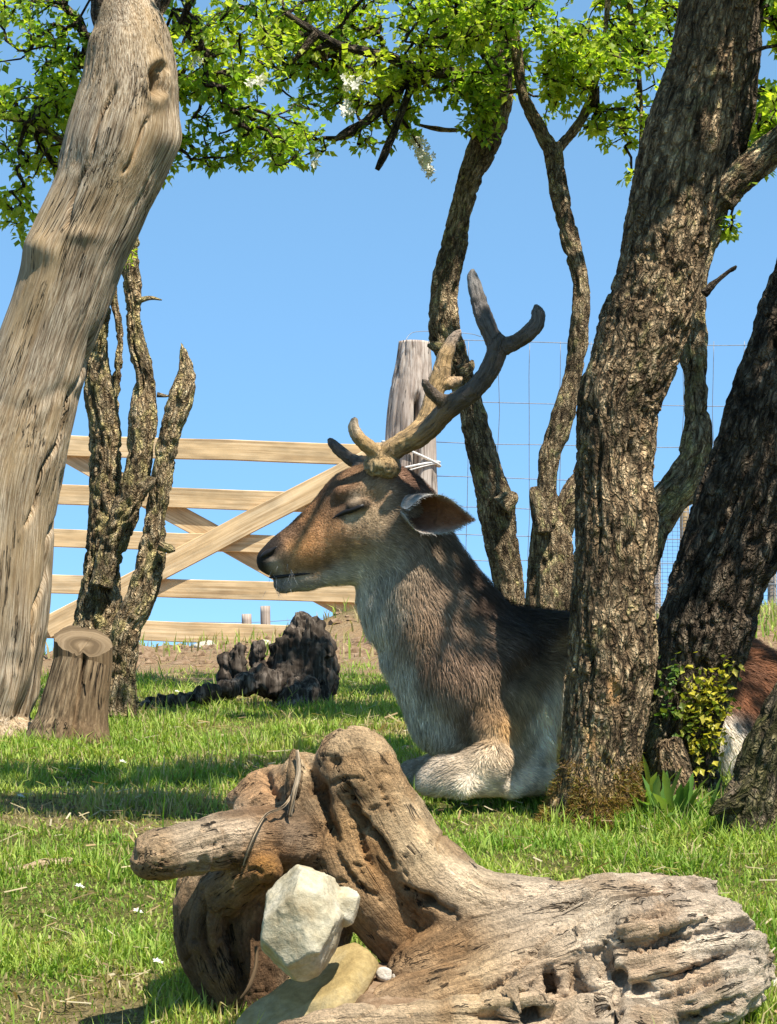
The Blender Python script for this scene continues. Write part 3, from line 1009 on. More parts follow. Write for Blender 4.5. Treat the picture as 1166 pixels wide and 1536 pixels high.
# --- big weathered trunk, bare of bark, leaning at the left
YL = 5.3
g0 = P(-30, 1080, YL)
tl = thing('weathered_tree', 'thick barkless grey trunk leaning over the cut stump', 'tree', (g0[0], YL, gz(g0[0], YL)))
rowsL = lr([(1110, -125, 62), (1070, -112, 46), (1010, -98, 58), (909, -84, 70), (780, -74, 81), (707, -64, 94), (621, -36, 111), (515, 2, 139), (437, 26, 168), (370, 46, 193), (298, 77, 228), (226, 95, 262), (144, 118, 273), (67, 130, 262), (42, 137, 253), (22, 142, 244), (0, 150, 236), (-25, 160, 228)])
kn = P(237, 122, YL - 0.12)
kn2 = P(245, 200, YL - 0.13)
ku = P(60, 372, YL - 0.12)
wd = wood_disp(3, 0.0024, 0.010)
def left_disp(V, fib, N):
    d = wd(V, fib, N)
    px, py = proj(V)
    front = (N[:, 1] < 0.25)
    e = np.sqrt(((px - 236) / 17) ** 2 + ((py - 122) / 34) ** 2)
    rgh = fbm(V * 55, 3, 77) - 0.5
    e = e + 0.55 * rgh
    d = d - 0.055 * np.exp(-(e / 0.6) ** 2) * front + 0.009 * np.exp(-((e - 1.0) / 0.28) ** 2) * front + 0.03 * rgh * np.exp(-(e / 1.3) ** 2) * front
    d = d + 0.018 * np.exp(-(((px - 250) / 26) ** 2 + ((py - 205) / 32) ** 2)) * front
    d = d + 0.014 * np.exp(-(((px - 65) / 26) ** 2 + ((py - 372) / 22) ** 2)) * front
    d = d + 0.008 * np.exp(-(((px - 120) / 30) ** 2 + ((py - 352) / 12) ** 2)) * front - 0.004 * np.exp(-((py - 600 - 14 * np.sin(px * .05)) / 12) ** 2) * front * sstep(-40, 60, px)
    # long drying checks that follow the grain
    for (x0, y0, x1, y1) in ((228, 172, 183, 262), (175, 120, 92, 350), (150, 480, 35, 800), (100, 700, 40, 980)):
        tt = (py - y0) / (y1 - y0)
        cx = x0 + (x1 - x0) * tt + 4 * np.sin(py * 0.06)
        d = d - 0.020 * np.exp(-((px - cx) / 2.3) ** 2) * sstep(0, 0.1, tt) * sstep(1, 0.9, tt) * front
    # torn, rotted foot
    foot = sstep(840, 1010, py)
    d = d + foot * (0.035 * (ridged(fib * np.array([22, 22, 5]), 3, 71) - 0.62))
    return d
stem('trunk', rowsL, YL, M['wood_grey'], tl, 0.006, 150, left_disp)
stem('bark_sleeve', lr([(85, 152, 205), (58, 136, 218), (36, 131, 232), (12, 132, 243), (-10, 134, 243), (-60, 130, 238), (-160, 122, 232), (-320, 100, 215)]), YL + 0.02, M['bark_upper'], tl, 0.006, 80, bark_disp(61, 0.006, 0.012))
stem('limb', [(170, -300, 45), (60, -420, 36, -.2), (-80, -560, 26, -.4), (-200, -680, 16, -.5)], YL, M['bark_upper'], tl, 0.02, 20, bark_disp(62))
stem('limb', [(165, -300, 50), (230, -430, 38, .2), (330, -560, 26, .3), (420, -700, 14, .3)], YL, M['bark_upper'], tl, 0.02, 20, bark_disp(63))
crown(tl, [P(60, -420, YL - .2), P(-80, -560, YL - .4), P(230, -430, YL + .2), P(330, -560, YL + .3)],
      [PC(-60, -560, YL - .1, 260, .45, 170, 260), PC(300, -620, YL, 300, .5, 170, 300)], 201)

# --- old hawthorn with four rough stems behind the stump
YH = 5.75
g0 = P(170, 1000, YH)
th = thing('multi_stem_tree', 'lichen-covered hawthorn with several rough stems behind the cut stump', 'tree', (g0[0], YH, gz(g0[0], YH)))
bd = lambda s: bark_disp(s, 0.0034, 0.009, 62, 0.45)
stem('stem', lr([(1085, 70, 195), (1040, 80, 190), (985, 90, 195), (900, 112, 188), (820, 122, 184), (740, 128, 190), (650, 131, 186), (590, 122, 178), (540, 126, 168), (480, 132, 168), (420, 148, 172, .05), (330, 150, 172, .1), (180, 140, 160, .2)]), YH, M['bark_lichen'], th, 0.005, 90, bd(5))
stem('stem', lr([(880, 128, 176), (800, 150, 200), (745, 170, 222), (690, 184, 234), (620, 190, 240), (560, 196, 236), (500, 186, 219), (440, 182, 216), (385, 176, 212), (330, 190, 214), (230, 196, 222), (80, 205, 232)]), YH - 0.05, M['bark_lichen'], th, 0.005, 70, bd(6))
stem('stem', lr([(1075, 140, 215), (1010, 150, 208), (950, 160, 215), (900, 185, 236), (850, 200, 250), (790, 212, 254), (700, 226, 266), (640, 238, 276), (590, 252, 296), (565, 262, 297), (545, 266, 292), (525, 268, 281), (514, 270, 274)]), YH - 0.08, M['bark_lichen'], th, 0.005, 70, bd(7))
stem('stem', lr([(700, 140, 170), (640, 152, 178), (560, 168, 186), (500, 172, 187), (430, 160, 178), (380, 165, 178)]), YH + 0.05, M['bark_lichen'], th, 0.006, 40, bd(8))
stem('branch_stub', [(205, 452, 6), (225, 447, 4), (243, 450, 1.2)], YH - 0.06, M['bark_lichen'], th, 0.003, 12)
stem('branch_stub', [(236, 592, 5), (250, 594, 2.5), (256, 593, 1)], YH - 0.06, M['bark_lichen'], th, 0.003, 10)
stem('branch_stub', [(238, 818, 10), (256, 824, 7), (263, 825, 2)], YH - 0.12, M['bark_lichen'], th, 0.003, 14, bd(9))
stem('branch_stub', [(210, 735, 20), (226, 722, 14), (233, 715, 4)], YH - 0.12, M['bark_lichen'], th, 0.003, 18, bd(10))
stem('limb', [(156, 190, 10, .2), (130, 60, 9, .3), (60, -40, 7, .4), (20, -120, 5, .4)], YH, M['bark_back'], th, 0.012, 14, bark_disp(12, .003, .004))
stem('limb', [(218, 90, 13), (250, -10, 11), (330, -80, 8)], YH, M['bark_back'], th, 0.012, 14, bark_disp(13, .003, .004))
stem('limb', [(150, 250, 6, .2), (100, 215, 5, .2), (40, 185, 4, .1), (-30, 170, 3, .1)], YH, M['bark_back'], th, 0.012, 10)
crown(th, [P(60, -40, YH + .4), P(130, 60, YH + .3), P(250, -10, YH), P(40, 185, YH + .1), P(100, 215, YH + .2), P(330, -80, YH)],
      [PC(70, 120, YH + .35, 90, .3, 140, 260), PC(95, 200, YH + .3, 60, .2, 75, 130), PC(20, 190, YH + .2, 70, .2, 55, 40), PC(28, 290, YH + .15, 34, .1, 70, 40), PC(18, 20, YH + .2, 50, .15, 45, 22),
       PC(320, 60, YH + .3, 120, .3, 150, 280), PC(330, 180, YH + .3, 90, .2, 75, 190), PC(250, 240, YH + .3, 14, .1, 40, 16), PC(420, 200, YH + .3, 70, .15, 50, 60), PC(160, -120, YH + .3, 240, .4, 110, 220)], 202, 0.021, warm=0.62)
crown(th, [P(193, 372, YH - .08)], [PC(194, 385, YH - .1, 10, .03, 12, 4)], 203, 0.016, 5, 0.9, 0.0008)

# --- cut stump
YS = 5.15
g0 = P(112, 1092, YS)
ts = thing('cut_stump', 'sawn tree stump with a deep crack beside the grey trunk', 'stump', (g0[0], YS, gz(g0[0], YS)))
def stump_disp(V, fib, N):
    d = wood_disp(33, 0.003, 0.008)(V, fib, N)
    px, py = proj(V)
    crack = np.exp(-((px - (128 - 0.16 * (py - 980) * 0.9)) / 3.0) ** 2) * sstep(960, 985, py)
    return d - 0.03 * crack * (N[:, 1] < 0.2)
ax0 = pxpath([(98, 1150, 80), (103, 1112, 68), (107, 1085, 57), (112, 1050, 51), (118, 1018, 47), (122, 996, 45)], YS)
ax0[:, 1] += np.linspace(0, 0.03, 6)
V, f, fib = tube(ax0, 0.005, 110, stump_disp, close=False)
mk('trunk', V, f, M['wood_stump'], ts, attrs={'fib': fib})
# sawn face: tilted towards the camera, higher at the back
rim = V.reshape(-1, 110, 3)[-1]
cen = rim.mean(0)
rings, nr = [], 26
rel = rim - cen
rl = np.linalg.norm(rel, axis=1)
rl2 = rl.copy()
for _ in range(40):
    rl2 = 0.5 * rl2 + 0.25 * (np.roll(rl2, 1) + np.roll(rl2, -1))
rel = rel * (np.maximum(rl, rl2 - 0.002) / rl)[:, None]
for i in range(nr + 1):
    q = i / nr
    w = cen + rel * q
    w = w + np.array([0, 0, 1.0]) * (0.010 * q * (ridged(np.stack([w[:, 0] * 30, w[:, 1] * 30, w[:, 2] * 0], 1), 2, 5) - 0.5))[:, None]
    w[:, 2] += 0.70 * (w[:, 1] - cen[1]) + 0.047
    w[:, 2] += 0.003 * (1 - q ** 2)
    cr = np.exp(-((w[:, 0] - (cen[0] + 0.008 + 0.25 * (w[:, 1] - cen[1]))) / 0.0028) ** 2) * sstep(0.035, 0.0, w[:, 1] - cen[1])
    w[:, 2] -= 0.006 * cr
    rings.append(w)
Vt = np.vstack(rings)
ii = np.arange(nr)[:, None] * 110 + np.arange(110)[None]
jj = np.arange(nr)[:, None] * 110 + ((np.arange(110) + 1) % 110)[None]
ft = np.stack([ii, jj, jj + 110, ii + 110], -1).reshape(-1, 4)
# lower edge of the face drops to the rim: make skirt join
fibt = np.stack([np.linalg.norm(Vt - cen, axis=1) * 1.0, Vt[:, 0] * 0.02, Vt[:, 1] * 0.5], 1)
mk('cut_face', Vt, ft, M['wood_end'], ts, attrs={'fib': fibt})
skirt = np.vstack([rim, rings[-1]])
k = np.arange(110)
fs = np.stack([k, (k + 1) % 110, (k + 1) % 110 + 110, k + 110], 1)
mk('rim', skirt, fs, M['wood_stump'], ts, attrs={'fib': np.vstack([rim, rings[-1]])})

# --- back hawthorns
YB = 6.6
g0 = P(770, 1040, YB)
tb = thing('slender_tree', 'slender leaning hawthorn with a kinked trunk behind the antlers', 'tree', (g0[0], YB, gz(g0[0], YB)))
stem('trunk', lr([(1045, 745, 800), (960, 744, 792), (900, 745, 790), (850, 737, 782), (790, 722, 775), (750, 716, 771), (700, 706, 750), (640, 694, 735), (600, 684, 722), (560, 672, 708), (520, 652, 698), (490, 645, 688), (450, 647, 683), (400, 656, 692), (330, 672, 706), (270, 686, 722), (215, 703, 748), (160, 722, 768), (120, 732, 772), (50, 740, 776), (-60, 745, 775), (-200, 750, 775)]), YB, M['bark_back'], tb, 0.006, 60, bark_disp(15, 0.0036, 0.010, 60))
stem('branch_stub', [(672, 525, 14), (652, 520, 8), (641, 518, 2)], YB - .05, M['bark_back'], tb, 0.004, 12)
stem('branch_stub', [(690, 560, 14), (705, 550, 8), (709, 540, 2)], YB - .05, M['bark_back'], tb, 0.004, 12)
stem('branch_stub', [(752, 760, 18), (768, 745, 12), (772, 738, 4)], YB - .06, M['bark_back'], tb, 0.004, 14)
stem('branch_stub', [(728, 215, 7), (700, 198, 5), (660, 194, 4), (622, 186, 2)], YB - .05, M['bark_back'], tb, 0.006, 10, bark_disp(19, .002, .003))
stem('limb', [(748, 125, 14), (700, 112, 11, -.1), (630, 104, 10, -.2), (580, 85, 9, -.25), (510, 68, 7, -.3), (470, 46, 7, -.3), (430, 20, 5, -.3)], YB, M['bark_upper'], tb, 0.008, 18, bark_disp(17, .0015, .003))
stem('limb', [(632, 104, 7, -.2), (615, 135, 7, -.22), (598, 180, 6, -.25), (578, 230, 7, -.28), (566, 255, 3, -.28)], YB, M['bark_upper'], tb, 0.008, 12, bark_disp(18, .002, .003))
stem('limb', [(620, 108, 9, -.2), (580, 155, 9, -.22), (545, 185, 8, -.25), (518, 200, 7, -.28), (503, 210, 3, -.28)], YB, M['bark_upper'], tb, 0.008, 12, bark_disp(18, .002, .003))
stem('limb', [(600, 175, 3, -.2), (618, 200, 2.4, -.15), (632, 225, 2, -.1), (642, 255, 1.2, -.1)], YB, M['bark_upper'], tb, 0.006, 8)
stem('limb', [(475, 50, 8, -.3), (455, 75, 6, -.3), (440, 92, 3, -.3)], YB, M['bark_dark'], tb, 0.008, 10)
stem('limb', [(740, 100, 9), (715, 60, 8), (690, 30, 6), (660, -10, 5)], YB - .1, M['bark_back'], tb, 0.008, 12)
stem('limb', [(733, 150, 7), (727, 130, 6), (735, 90, 5)], YB - .1, M['bark_back'], tb, 0.008, 10)
srcb = [P(630, 104, YB - .2), P(510, 68, YB - .3), P(470, 46, YB - .3), P(578, 180, YB - .25), P(545, 185, YB - .25), P(740, 60, YB), P(748, -60, YB), P(690, 30, YB - .1), P(700, 112, YB - .1), P(430, 20, YB - .3)]
crown(tb, srcb, [PC(560, 30, YB, 180, .35, 95, 360), PC(450, 110, YB - .1, 95, .25, 95, 190), PC(440, 220, YB - .15, 55, .12, 30, 40), PC(560, 130, YB - .2, 90, .2, 55, 120), PC(690, 60, YB - .2, 110, .3, 85, 240), PC(700, 140, YB - .1, 60, .15, 35, 70),
                 PC(600, 190, YB - .1, 40, .12, 40, 22), PC(555, 215, YB - .2, 45, .1, 30, 14), PC(640, -120, YB, 300, .45, 110, 320)], 204, 0.0225, warm=0.68)
crown(tb, [P(728, 170, YB - .06), P(735, 205, YB - .06)], [PC(722, 180, YB - .1, 30, .06, 34, 34)], 205, 0.021, 8, 0.75, 0.001)

YC = 6.3
g0 = P(825, 1050, YC)
tc_ = thing('forked_tree', 'slim crooked tree with a forked top behind the deer', 'tree', (g0[0], YC, gz(g0[0], YC)))
stem('trunk', lr([(1060, 780, 880), (980, 784, 872), (900, 788, 866), (850, 792, 862), (800, 796, 858), (770, 800, 850), (745, 800, 838)]), YC, M['bark_back'], tc_, 0.006, 70, bark_disp(25, 0.0036, 0.012, 60))
stem('stem', lr([(790, 805, 840), (740, 806, 836), (690, 808, 838), (640, 822, 858), (590, 838, 868), (540, 850, 878), (480, 856, 884), (430, 860, 884), (390, 850, 876), (340, 838, 864), (290, 828, 852), (240, 820, 844), (215, 816, 842)]), YC - .03, M['bark_back'], tc_, 0.005, 44, bark_disp(26, 0.004, 0.007))
stem('branch_stub', lr([(800, 800, 830), (760, 795, 822), (740, 794, 812), (730, 796, 806)]), YC - .06, M['bark_back'], tc_, 0.005, 24, bark_disp(27, .003, .004))
stem('stem', [(838, 800, 22), (860, 745, 20), (885, 690, 18, .1), (905, 600, 16, .15), (925, 480, 15, .2)], YC + .02, M['bark_back'], tc_, 0.008, 28, bark_disp(28, .004, .006))
stem('limb', [(829, 230, 13), (812, 195, 11), (795, 165, 9), (782, 135, 8), (775, 60, 7), (770, -40, 6)], YC - .03, M['bark_back'], tc_, 0.006, 20, bark_disp(29, .003, .003))
stem('limb', [(832, 228, 9), (858, 200, 8), (880, 165, 7), (892, 130, 6), (905, 70, 5), (915, -30, 4)], YC - .03, M['bark_back'], tc_, 0.006, 18, bark_disp(30, .003, .003))
stem('limb', [(960, 240, 2), (962, 160, 3), (955, 80, 4), (940, -20, 5)], YC, M['bark_back'], tc_, 0.01, 8)
crown(tc_, [P(775, 60, YC), P(892, 130, YC), P(905, 70, YC), P(782, 135, YC), P(940, -20, YC), P(958, 120, YC), P(915, -30, YC)],
      [PC(800, 60, YC - .1, 120, .3, 85, 290), PC(830, 120, YC - .1, 75, .2, 55, 140), PC(930, 70, YC, 75, .25, 115, 210), PC(925, 165, YC, 60, .15, 55, 80), PC(960, 265, YC, 30, .06, 14, 10), PC(820, -110, YC, 260, .4, 110, 300), PC(1010, 20, YC + .3, 80, .2, 90, 120)], 206, 0.0215, warm=0.72)

# --- sturdy trunk in front of the deer
YM = 4.05
g0 = P(898, 1222, YM)
tm_ = thing('sturdy_tree', 'sturdy rough-barked tree standing in front of the deer', 'tree', (g0[0], YM, gz(g0[0], YM)))
def moss_fn(V):
    px, py = proj(V)
    ch = np.maximum(np.exp(-(((px - 921) / 9.0) ** 4 + ((py - 1036) / 20) ** 4)), np.exp(-(((px - 887 - .1 * (py - 1112)) / 6.5) ** 4 + ((py - 1112) / 17) ** 4)))
    return {'moss': np.clip(sstep(1130, 1215, py) * 0.9, 0, 1), 'chew': ch}
rowsM = lr([(1262, 795, 985), (1232, 812, 976), (1200, 828, 967), (1160, 838, 962), (1100, 845, 970), (1000, 854, 983), (900, 858, 979), (800, 860, 985), (720, 861, 976), (650, 863, 982), (600, 866, 990), (555, 882, 1010), (490, 899, 1036), (414, 926, 1056), (300, 945, 1075), (200, 968, 1097), (100, 1000, 1118), (0, 1021, 1137), (-120, 1050, 1160), (-300, 1090, 1190), (-500, 1130, 1215)])
bm = bark_disp(45, 0.0030, 0.008, 95, 0.30)
def mid_disp(V, fib, N):
    d = bm(V, fib, N)
    px, py = proj(V)
    front = N[:, 1] < 0.3
    d = d + 0.010 * np.exp(-(((px - 958) / 26) ** 2 + ((py - 770) / 60) ** 2)) * front
    d = d - 0.012 * np.exp(-((px - (897 + 2.0 * np.sin(py * 0.05))) / 3.0) ** 2) * sstep(640, 690, py) * sstep(850, 800, py) * front
    foot = sstep(1120, 1230, py)
    return d + foot * 0.03 * (fbm(fib * np.array([16, 16, 9]), 3, 91) - 0.5)
stem('trunk', rowsM, YM, M['bark_center'], tm_, 0.0033, 170, mid_disp, moss_fn)
stem('limb', [(1150, -420, 40), (1300, -600, 34, -.2), (1500, -780, 26, -.4), (1700, -900, 16, -.5)], YM, M['bark_upper'], tm_, 0.02, 20, bark_disp(46))
stem('limb', [(1170, -500, 42), (1180, -700, 34, .1), (1120, -900, 22, .1), (1050, -1050, 14, 0)], YM, M['bark_upper'], tm_, 0.02, 20, bark_disp(47))

# --- crooked second tree rising behind it
YK = 4.75
g0 = P(975, 1130, YK)
tk = thing('crooked_tree', 'crooked pale tree curving out from behind the sturdy trunk', 'tree', (g0[0], YK, gz(g0[0], YK)))
stem('trunk', [(945, 1140, 34), (948, 1000, 32), (955, 880, 30), (975, 800, 27), (1000, 755, 28), (1030, 715, 26), (1045, 660, 24), (1046, 610, 21), (1043, 560, 20), (1038, 500, 20), (1036, 430, 24), (1050, 370, 30), (1068, 320, 30), (1085, 285, 28)], YK, M['bark_lichen'], tk, 0.005, 70, bark_disp(55, 0.004, 0.009))
stem('limb', [(1080, 300, 28), (1115, 262, 25), (1150, 232, 22), (1200, 190, 20), (1290, 120, 17), (1400, 20, 12)], YK - .02, M['bark_back'], tk, 0.006, 44, bark_disp(56, 0.004, 0.008))
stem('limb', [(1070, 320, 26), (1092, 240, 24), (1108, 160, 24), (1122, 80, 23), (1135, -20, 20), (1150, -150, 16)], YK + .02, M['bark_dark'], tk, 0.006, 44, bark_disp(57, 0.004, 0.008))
stem('branch_stub', [(1055, 440, 9), (1078, 420, 7), (1098, 404, 6.5), (1105, 399, 3)], YK - .06, M['bark_dark'], tk, 0.004, 14, bark_disp(58, .002, .002))
crown(tk, [P(1150, 232, YK - .05), P(1200, 190, YK), P(1122, 80, YK), P(1135, -20, YK), P(1290, 120, YK)],
      [PC(1160, 150, YK + .15, 45, .18, 90, 110), PC(1175, 60, YK + .1, 70, .2, 90, 150), PC(1148, 230, YK + .1, 28, .1, 30, 30), PC(1260, 40, YK, 110, .3, 170, 260), PC(1090, 335, YK, 14, .04, 18, 6)], 207, 0.019)
crown(tk, [P(1085, 345, YK - .05)], [PC(1092, 335, YK, 12, .04, 14, 5)], 208, 0.016, 4, 0.5, 0.0007)

# --- dark trunk leaning to the right, ivy at its foot
YR = 4.30
g0 = P(1005, 1175, YR)
trr = thing('dark_leaning_tree', 'dark shaded tree leaning right with golden ivy at its foot', 'tree', (g0[0], YR, gz(g0[0], YR)))
def moss_r(V):
    px, py = proj(V)
    return {'moss': np.clip(sstep(960, 1100, py) * 0.45, 0, 1)}
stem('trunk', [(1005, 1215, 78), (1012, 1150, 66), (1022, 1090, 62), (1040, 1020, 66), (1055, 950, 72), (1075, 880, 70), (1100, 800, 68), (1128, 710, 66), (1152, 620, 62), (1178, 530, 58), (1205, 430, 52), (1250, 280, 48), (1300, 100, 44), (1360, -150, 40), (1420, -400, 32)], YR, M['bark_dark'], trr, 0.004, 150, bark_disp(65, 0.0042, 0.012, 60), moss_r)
stem('branch_stub', [(1160, 470, 16), (1152, 455, 10), (1148, 447, 4)], YR - .02, M['bark_dark'], trr, 0.004, 16, bark_disp(66, .002, .003), moss_r)
stem('limb', [(1410, -380, 32), (1480, -600, 26, -.1), (1600, -800, 18, -.2)], YR, M['bark_upper'], trr, 0.02, 18, bark_disp(67))
stem('branch_stub', [(1120, 870, 24), (1150, 850, 17), (1172, 830, 10)], YR - .03, M['bark_dark'], trr, 0.005, 20, bark_disp(68, .003, .005), moss_r)

YQ = 3.92
g0 = P(1140, 1250, YQ)
tq = thing('mossy_trunk', 'dark mossy trunk foot at the edge beside the weeds', 'tree', (g0[0], YQ, gz(g0[0], YQ)))
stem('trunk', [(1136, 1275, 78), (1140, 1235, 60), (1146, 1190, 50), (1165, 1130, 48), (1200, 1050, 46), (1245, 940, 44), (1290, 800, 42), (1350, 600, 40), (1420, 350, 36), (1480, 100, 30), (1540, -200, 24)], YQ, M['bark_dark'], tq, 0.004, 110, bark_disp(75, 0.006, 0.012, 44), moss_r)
stem('root', [(1140, 1180, 40), (1108, 1195, 26, -.03), (1085, 1208, 14, -.05), (1066, 1222, 5, -.06)], YQ, M['bark_dark'], tq, 0.004, 40, bark_disp(76, 0.004, 0.006, 44), moss_r)

# crowns above the frame: they shade the deer
def XC(x, y, z, rx, ry, rz, n):
    return ((x, y, z), (rx, ry, rz), n)
crown(tm_, [P(1300, -600, YM - .2), P(1500, -780, YM - .4), P(1180, -700, YM + .1), P(1120, -900, YM + .1)],
      [XC(0.55, 3.85, 1.75, .38, .28, .22, 480), XC(0.0, 3.75, 1.95, .35, .22, .20, 300)], 209, 0.034, 8)
crown(trr, [P(1420, -400, YR), P(1480, -600, YR - .1), P(1600, -800, YR - .2)],
      [XC(0.80, 4.15, 1.75, .42, .34, .25, 600), XC(1.18, 4.1, 1.9, .35, .35, .25, 240)], 210, 0.034, 8)
crown(tc_, [P(915, -30, YC)], [((.50, 5.12, 2.1), (.42, .36, .18), 760), ((.08, 5.16, 2.15), (.34, .32, .16), 480)], 212, 0.034, 8)
crown(tm_, [P(1120, -900, YM + .1)], [((.35, 3.36, 1.95), (.50, .11, .14), 480), ((-.18, 3.40, 2.0), (.25, .10, .12), 170)], 213, 0.034, 8)
crown(tq, [P(1480, 100, YQ), P(1540, -200, YQ)], [XC(0.88, 3.95, 1.35, .2, .2, .18, 120)], 211, 0.03, 8)

# small broken stump among the weeds
YX = 4.08
g0 = P(1012, 1200, YX)
o_rows = [(1020, 1215, 34), (1016, 1185, 30), (1010, 1150, 27), (1004, 1125, 22), (1000, 1112, 14)]
def sx_disp(V, fib, N):
    return bark_disp(83, .004, .008)(V, fib, N)
V, f, fib = tube(pxpath(o_rows, YX), 0.004, 56, sx_disp)
px_, py_ = proj(V)
V[:, 2] += 0.012 * (ridged(V * 60, 2, 4) - 0.5) * sstep(1150, 1115, py_)
o = mk('broken_stump', V, f, M['bark_center'], origin=(g0[0], YX, gz(g0[0], YX)), attrs={'fib': fib, 'moss': np.zeros(len(V))})
tag(o, 'small broken stump with reddish torn top among the weeds', 'stump')

# ------------------------------------------------------------------ the deer
YD = 4.27
SD = YD / F
def ymid(px):
    if px < 620:
        return YD - (620 - px) * SD * 0.16
    if px > 720:
        return YD + (px - 720) * 0.00125
    return YD
LAT = np.array([-0.15, 0.989, 0])             # across the head, away from the camera

def D(px, py, lat=0.0):
    """a point on the deer: side-view pixel plus metres across (negative = near side)"""
    p = P(px, py, ymid(px))
    return p + (LAT if px < 640 else np.array([0, 1.0, 0])) * lat

def B(px, py, rpx, sy=1.0, lat=0.0):
    return tuple(D(px, py, lat)) + (rpx * SD, sy)

g0 = D(760, 1180)
deer = thing('deer', 'fallow deer buck with antlers lying in the shade, eyes closed', 'deer', (g0[0], g0[1], gz(g0[0], g0[1])))
S = Sdf((-0.27, 3.86, -0.06), (1.02, 5.25, 0.66), 0.0052)
# skull and muzzle
S.chain([B(404, 842, 19, .95), B(425, 834, 27, .92), B(458, 822, 37, .78), B(495, 800, 46, .74), B(540, 768, 61, .80), B(578, 760, 60, .82), B(612, 778, 54, .9)], 0.02)
# lower jaw
S.chain([B(424, 877, 14, 1.0), B(460, 866, 18, .9), B(512, 850, 25, .9), B(560, 838, 34, 1.0), B(600, 822, 42, 1.0)], 0.014)
# cheek, brow, nostril wing, pedicles
for sd in (-1, 1):
    S.cone(D(520, 800, sd * .030), D(575, 805, sd * .040), .030, .040, .03)
    S.cone(D(505, 742, sd * .046), D(556, 738, sd * .054), .011, .013, .016)
    S.cone(D(510, 778, sd * .046), D(548, 778, sd * .054), .007, .010, .014)
    S.cone(D(400, 838, sd * .016), D(425, 826, sd * .022), .014, .014, .010)
    S.cone(D(562, 728, sd * .040), D(567, 705, sd * .042), .026, .022, .015)
    S.cone(D(596, 760, sd * .050), D(612, 765, sd * .062), .030, .024, .02)
    S.cone(D(520, 764, sd * .064), D(538, 761, sd * .068), .0095, .0095, .006)      # closed eyeball
S.cone(D(548, 738), D(604, 752), .036, .040, .02)
# nostrils, mouth line, eye slit
for sd in (-1, 1):
    S.cone(D(392, 840, sd * .028), D(404, 832, sd * .030), .006, .008, .004, sub=True)
    S.chain([B(390, 867, 4.5, 1, sd * .024), B(410, 866, 5, 1, sd * .034), B(440, 863, 4.5, 1, sd * .040), B(466, 862, 3.5, 1, sd * .044)], 0.005, sub=True)
# neck
S.chain([B(596, 792, 58, .95), B(618, 850, 68, .92), B(636, 900, 76, .9), B(664, 955, 80, .95), B(700, 1010, 88, 1.0), B(735, 1050, 90, 1.1)], 0.03)
S.cone(D(566, 900), D(580, 930), .030, .034, .03)
S.cone(D(640, 820), D(705, 900), .026, .036, .03, sy=.8)
S.cone(D(695, 905), D(800, 968), .036, .046, .03)
S.cone(D(600, 990), D(662, 1080), .022, .036, .04)
S.cone(D(660, 1085), D(690, 1110), .040, .045, .04)
# trunk of the body
S.chain([B(745, 1030, 92, 1.15), B(820, 1040, 106, 1.15), B(900, 1048, 112, 1.2), B(1000, 1052, 108, 1.2), B(1095, 1058, 100, 1.2), B(1150, 1080, 80, 1.2)], 0.04)
S.cone(D(790, 966), D(885, 962), .044, .042, .04)
S.cone(D(885, 962), D(1080, 985), .042, .05, .05)
# shoulder, folded forelegs
S.cone(D(845, 975, -.085), D(742, 1096, -.115), .052, .036, .03)
S.cone(D(835, 1005, -.10), D(776, 1118, -.13), .030, .037, .02)
S.chain([B(790, 1124, 36, .8, -.130), B(725, 1146, 29, .8, -.140), B(662, 1158, 23, .8, -.145), B(624, 1166, 19, .85, -.145)], 0.02)
S.chain([B(622, 1168, 17, .9, -.145), B(690, 1174, 15, .9, -.155), B(760, 1176, 14, .9, -.16), B(800, 1172, 16, 1.0, -.16)], 0.012)
S.cone(D(780, 1166, -.17), D(820, 1160, -.165), .020, .022, .012)
S.chain([B(740, 1125, 36, .9, .10), B(655, 1160, 22, .9, .12), B(636, 1166, 18, .9, .12), B(760, 1178, 15, 1, .12)], 0.02)
for sy_ in (-.150,):
    S.chain([B(868, 930, 5, 1, -.10), B(820, 965, 6, 1, -.145), B(775, 1005, 7, 1, -.150), B(735, 1050, 7, 1, -.155), B(700, 1090, 6, 1, -.150)], 0.03, sub=True)
    S.chain([B(812, 1090, 5, 1, -.19), B(792, 1130, 5, 1, -.195), B(760, 1158, 4, 1, -.195)], 0.02, sub=True)
# haunch
S.cone(D(1120, 1070, -.10), D(1060, 1125, -.16), .11, .075, .04)
S.cone(D(1060, 1125, -.16), D(1110, 1168, -.18), .055, .028, .03)
S.cone(D(1130, 1150, -.15), D(1000, 1176, -.18), .030, .018, .02)
V, Q = S.mesh()
V = relax(V, Q, 3, 0.5)
zz = ground_z(V[:, 0], V[:, 1])
V[:, 2] = np.maximum(V[:, 2], zz - 0.01)
N = normals(V, Q)

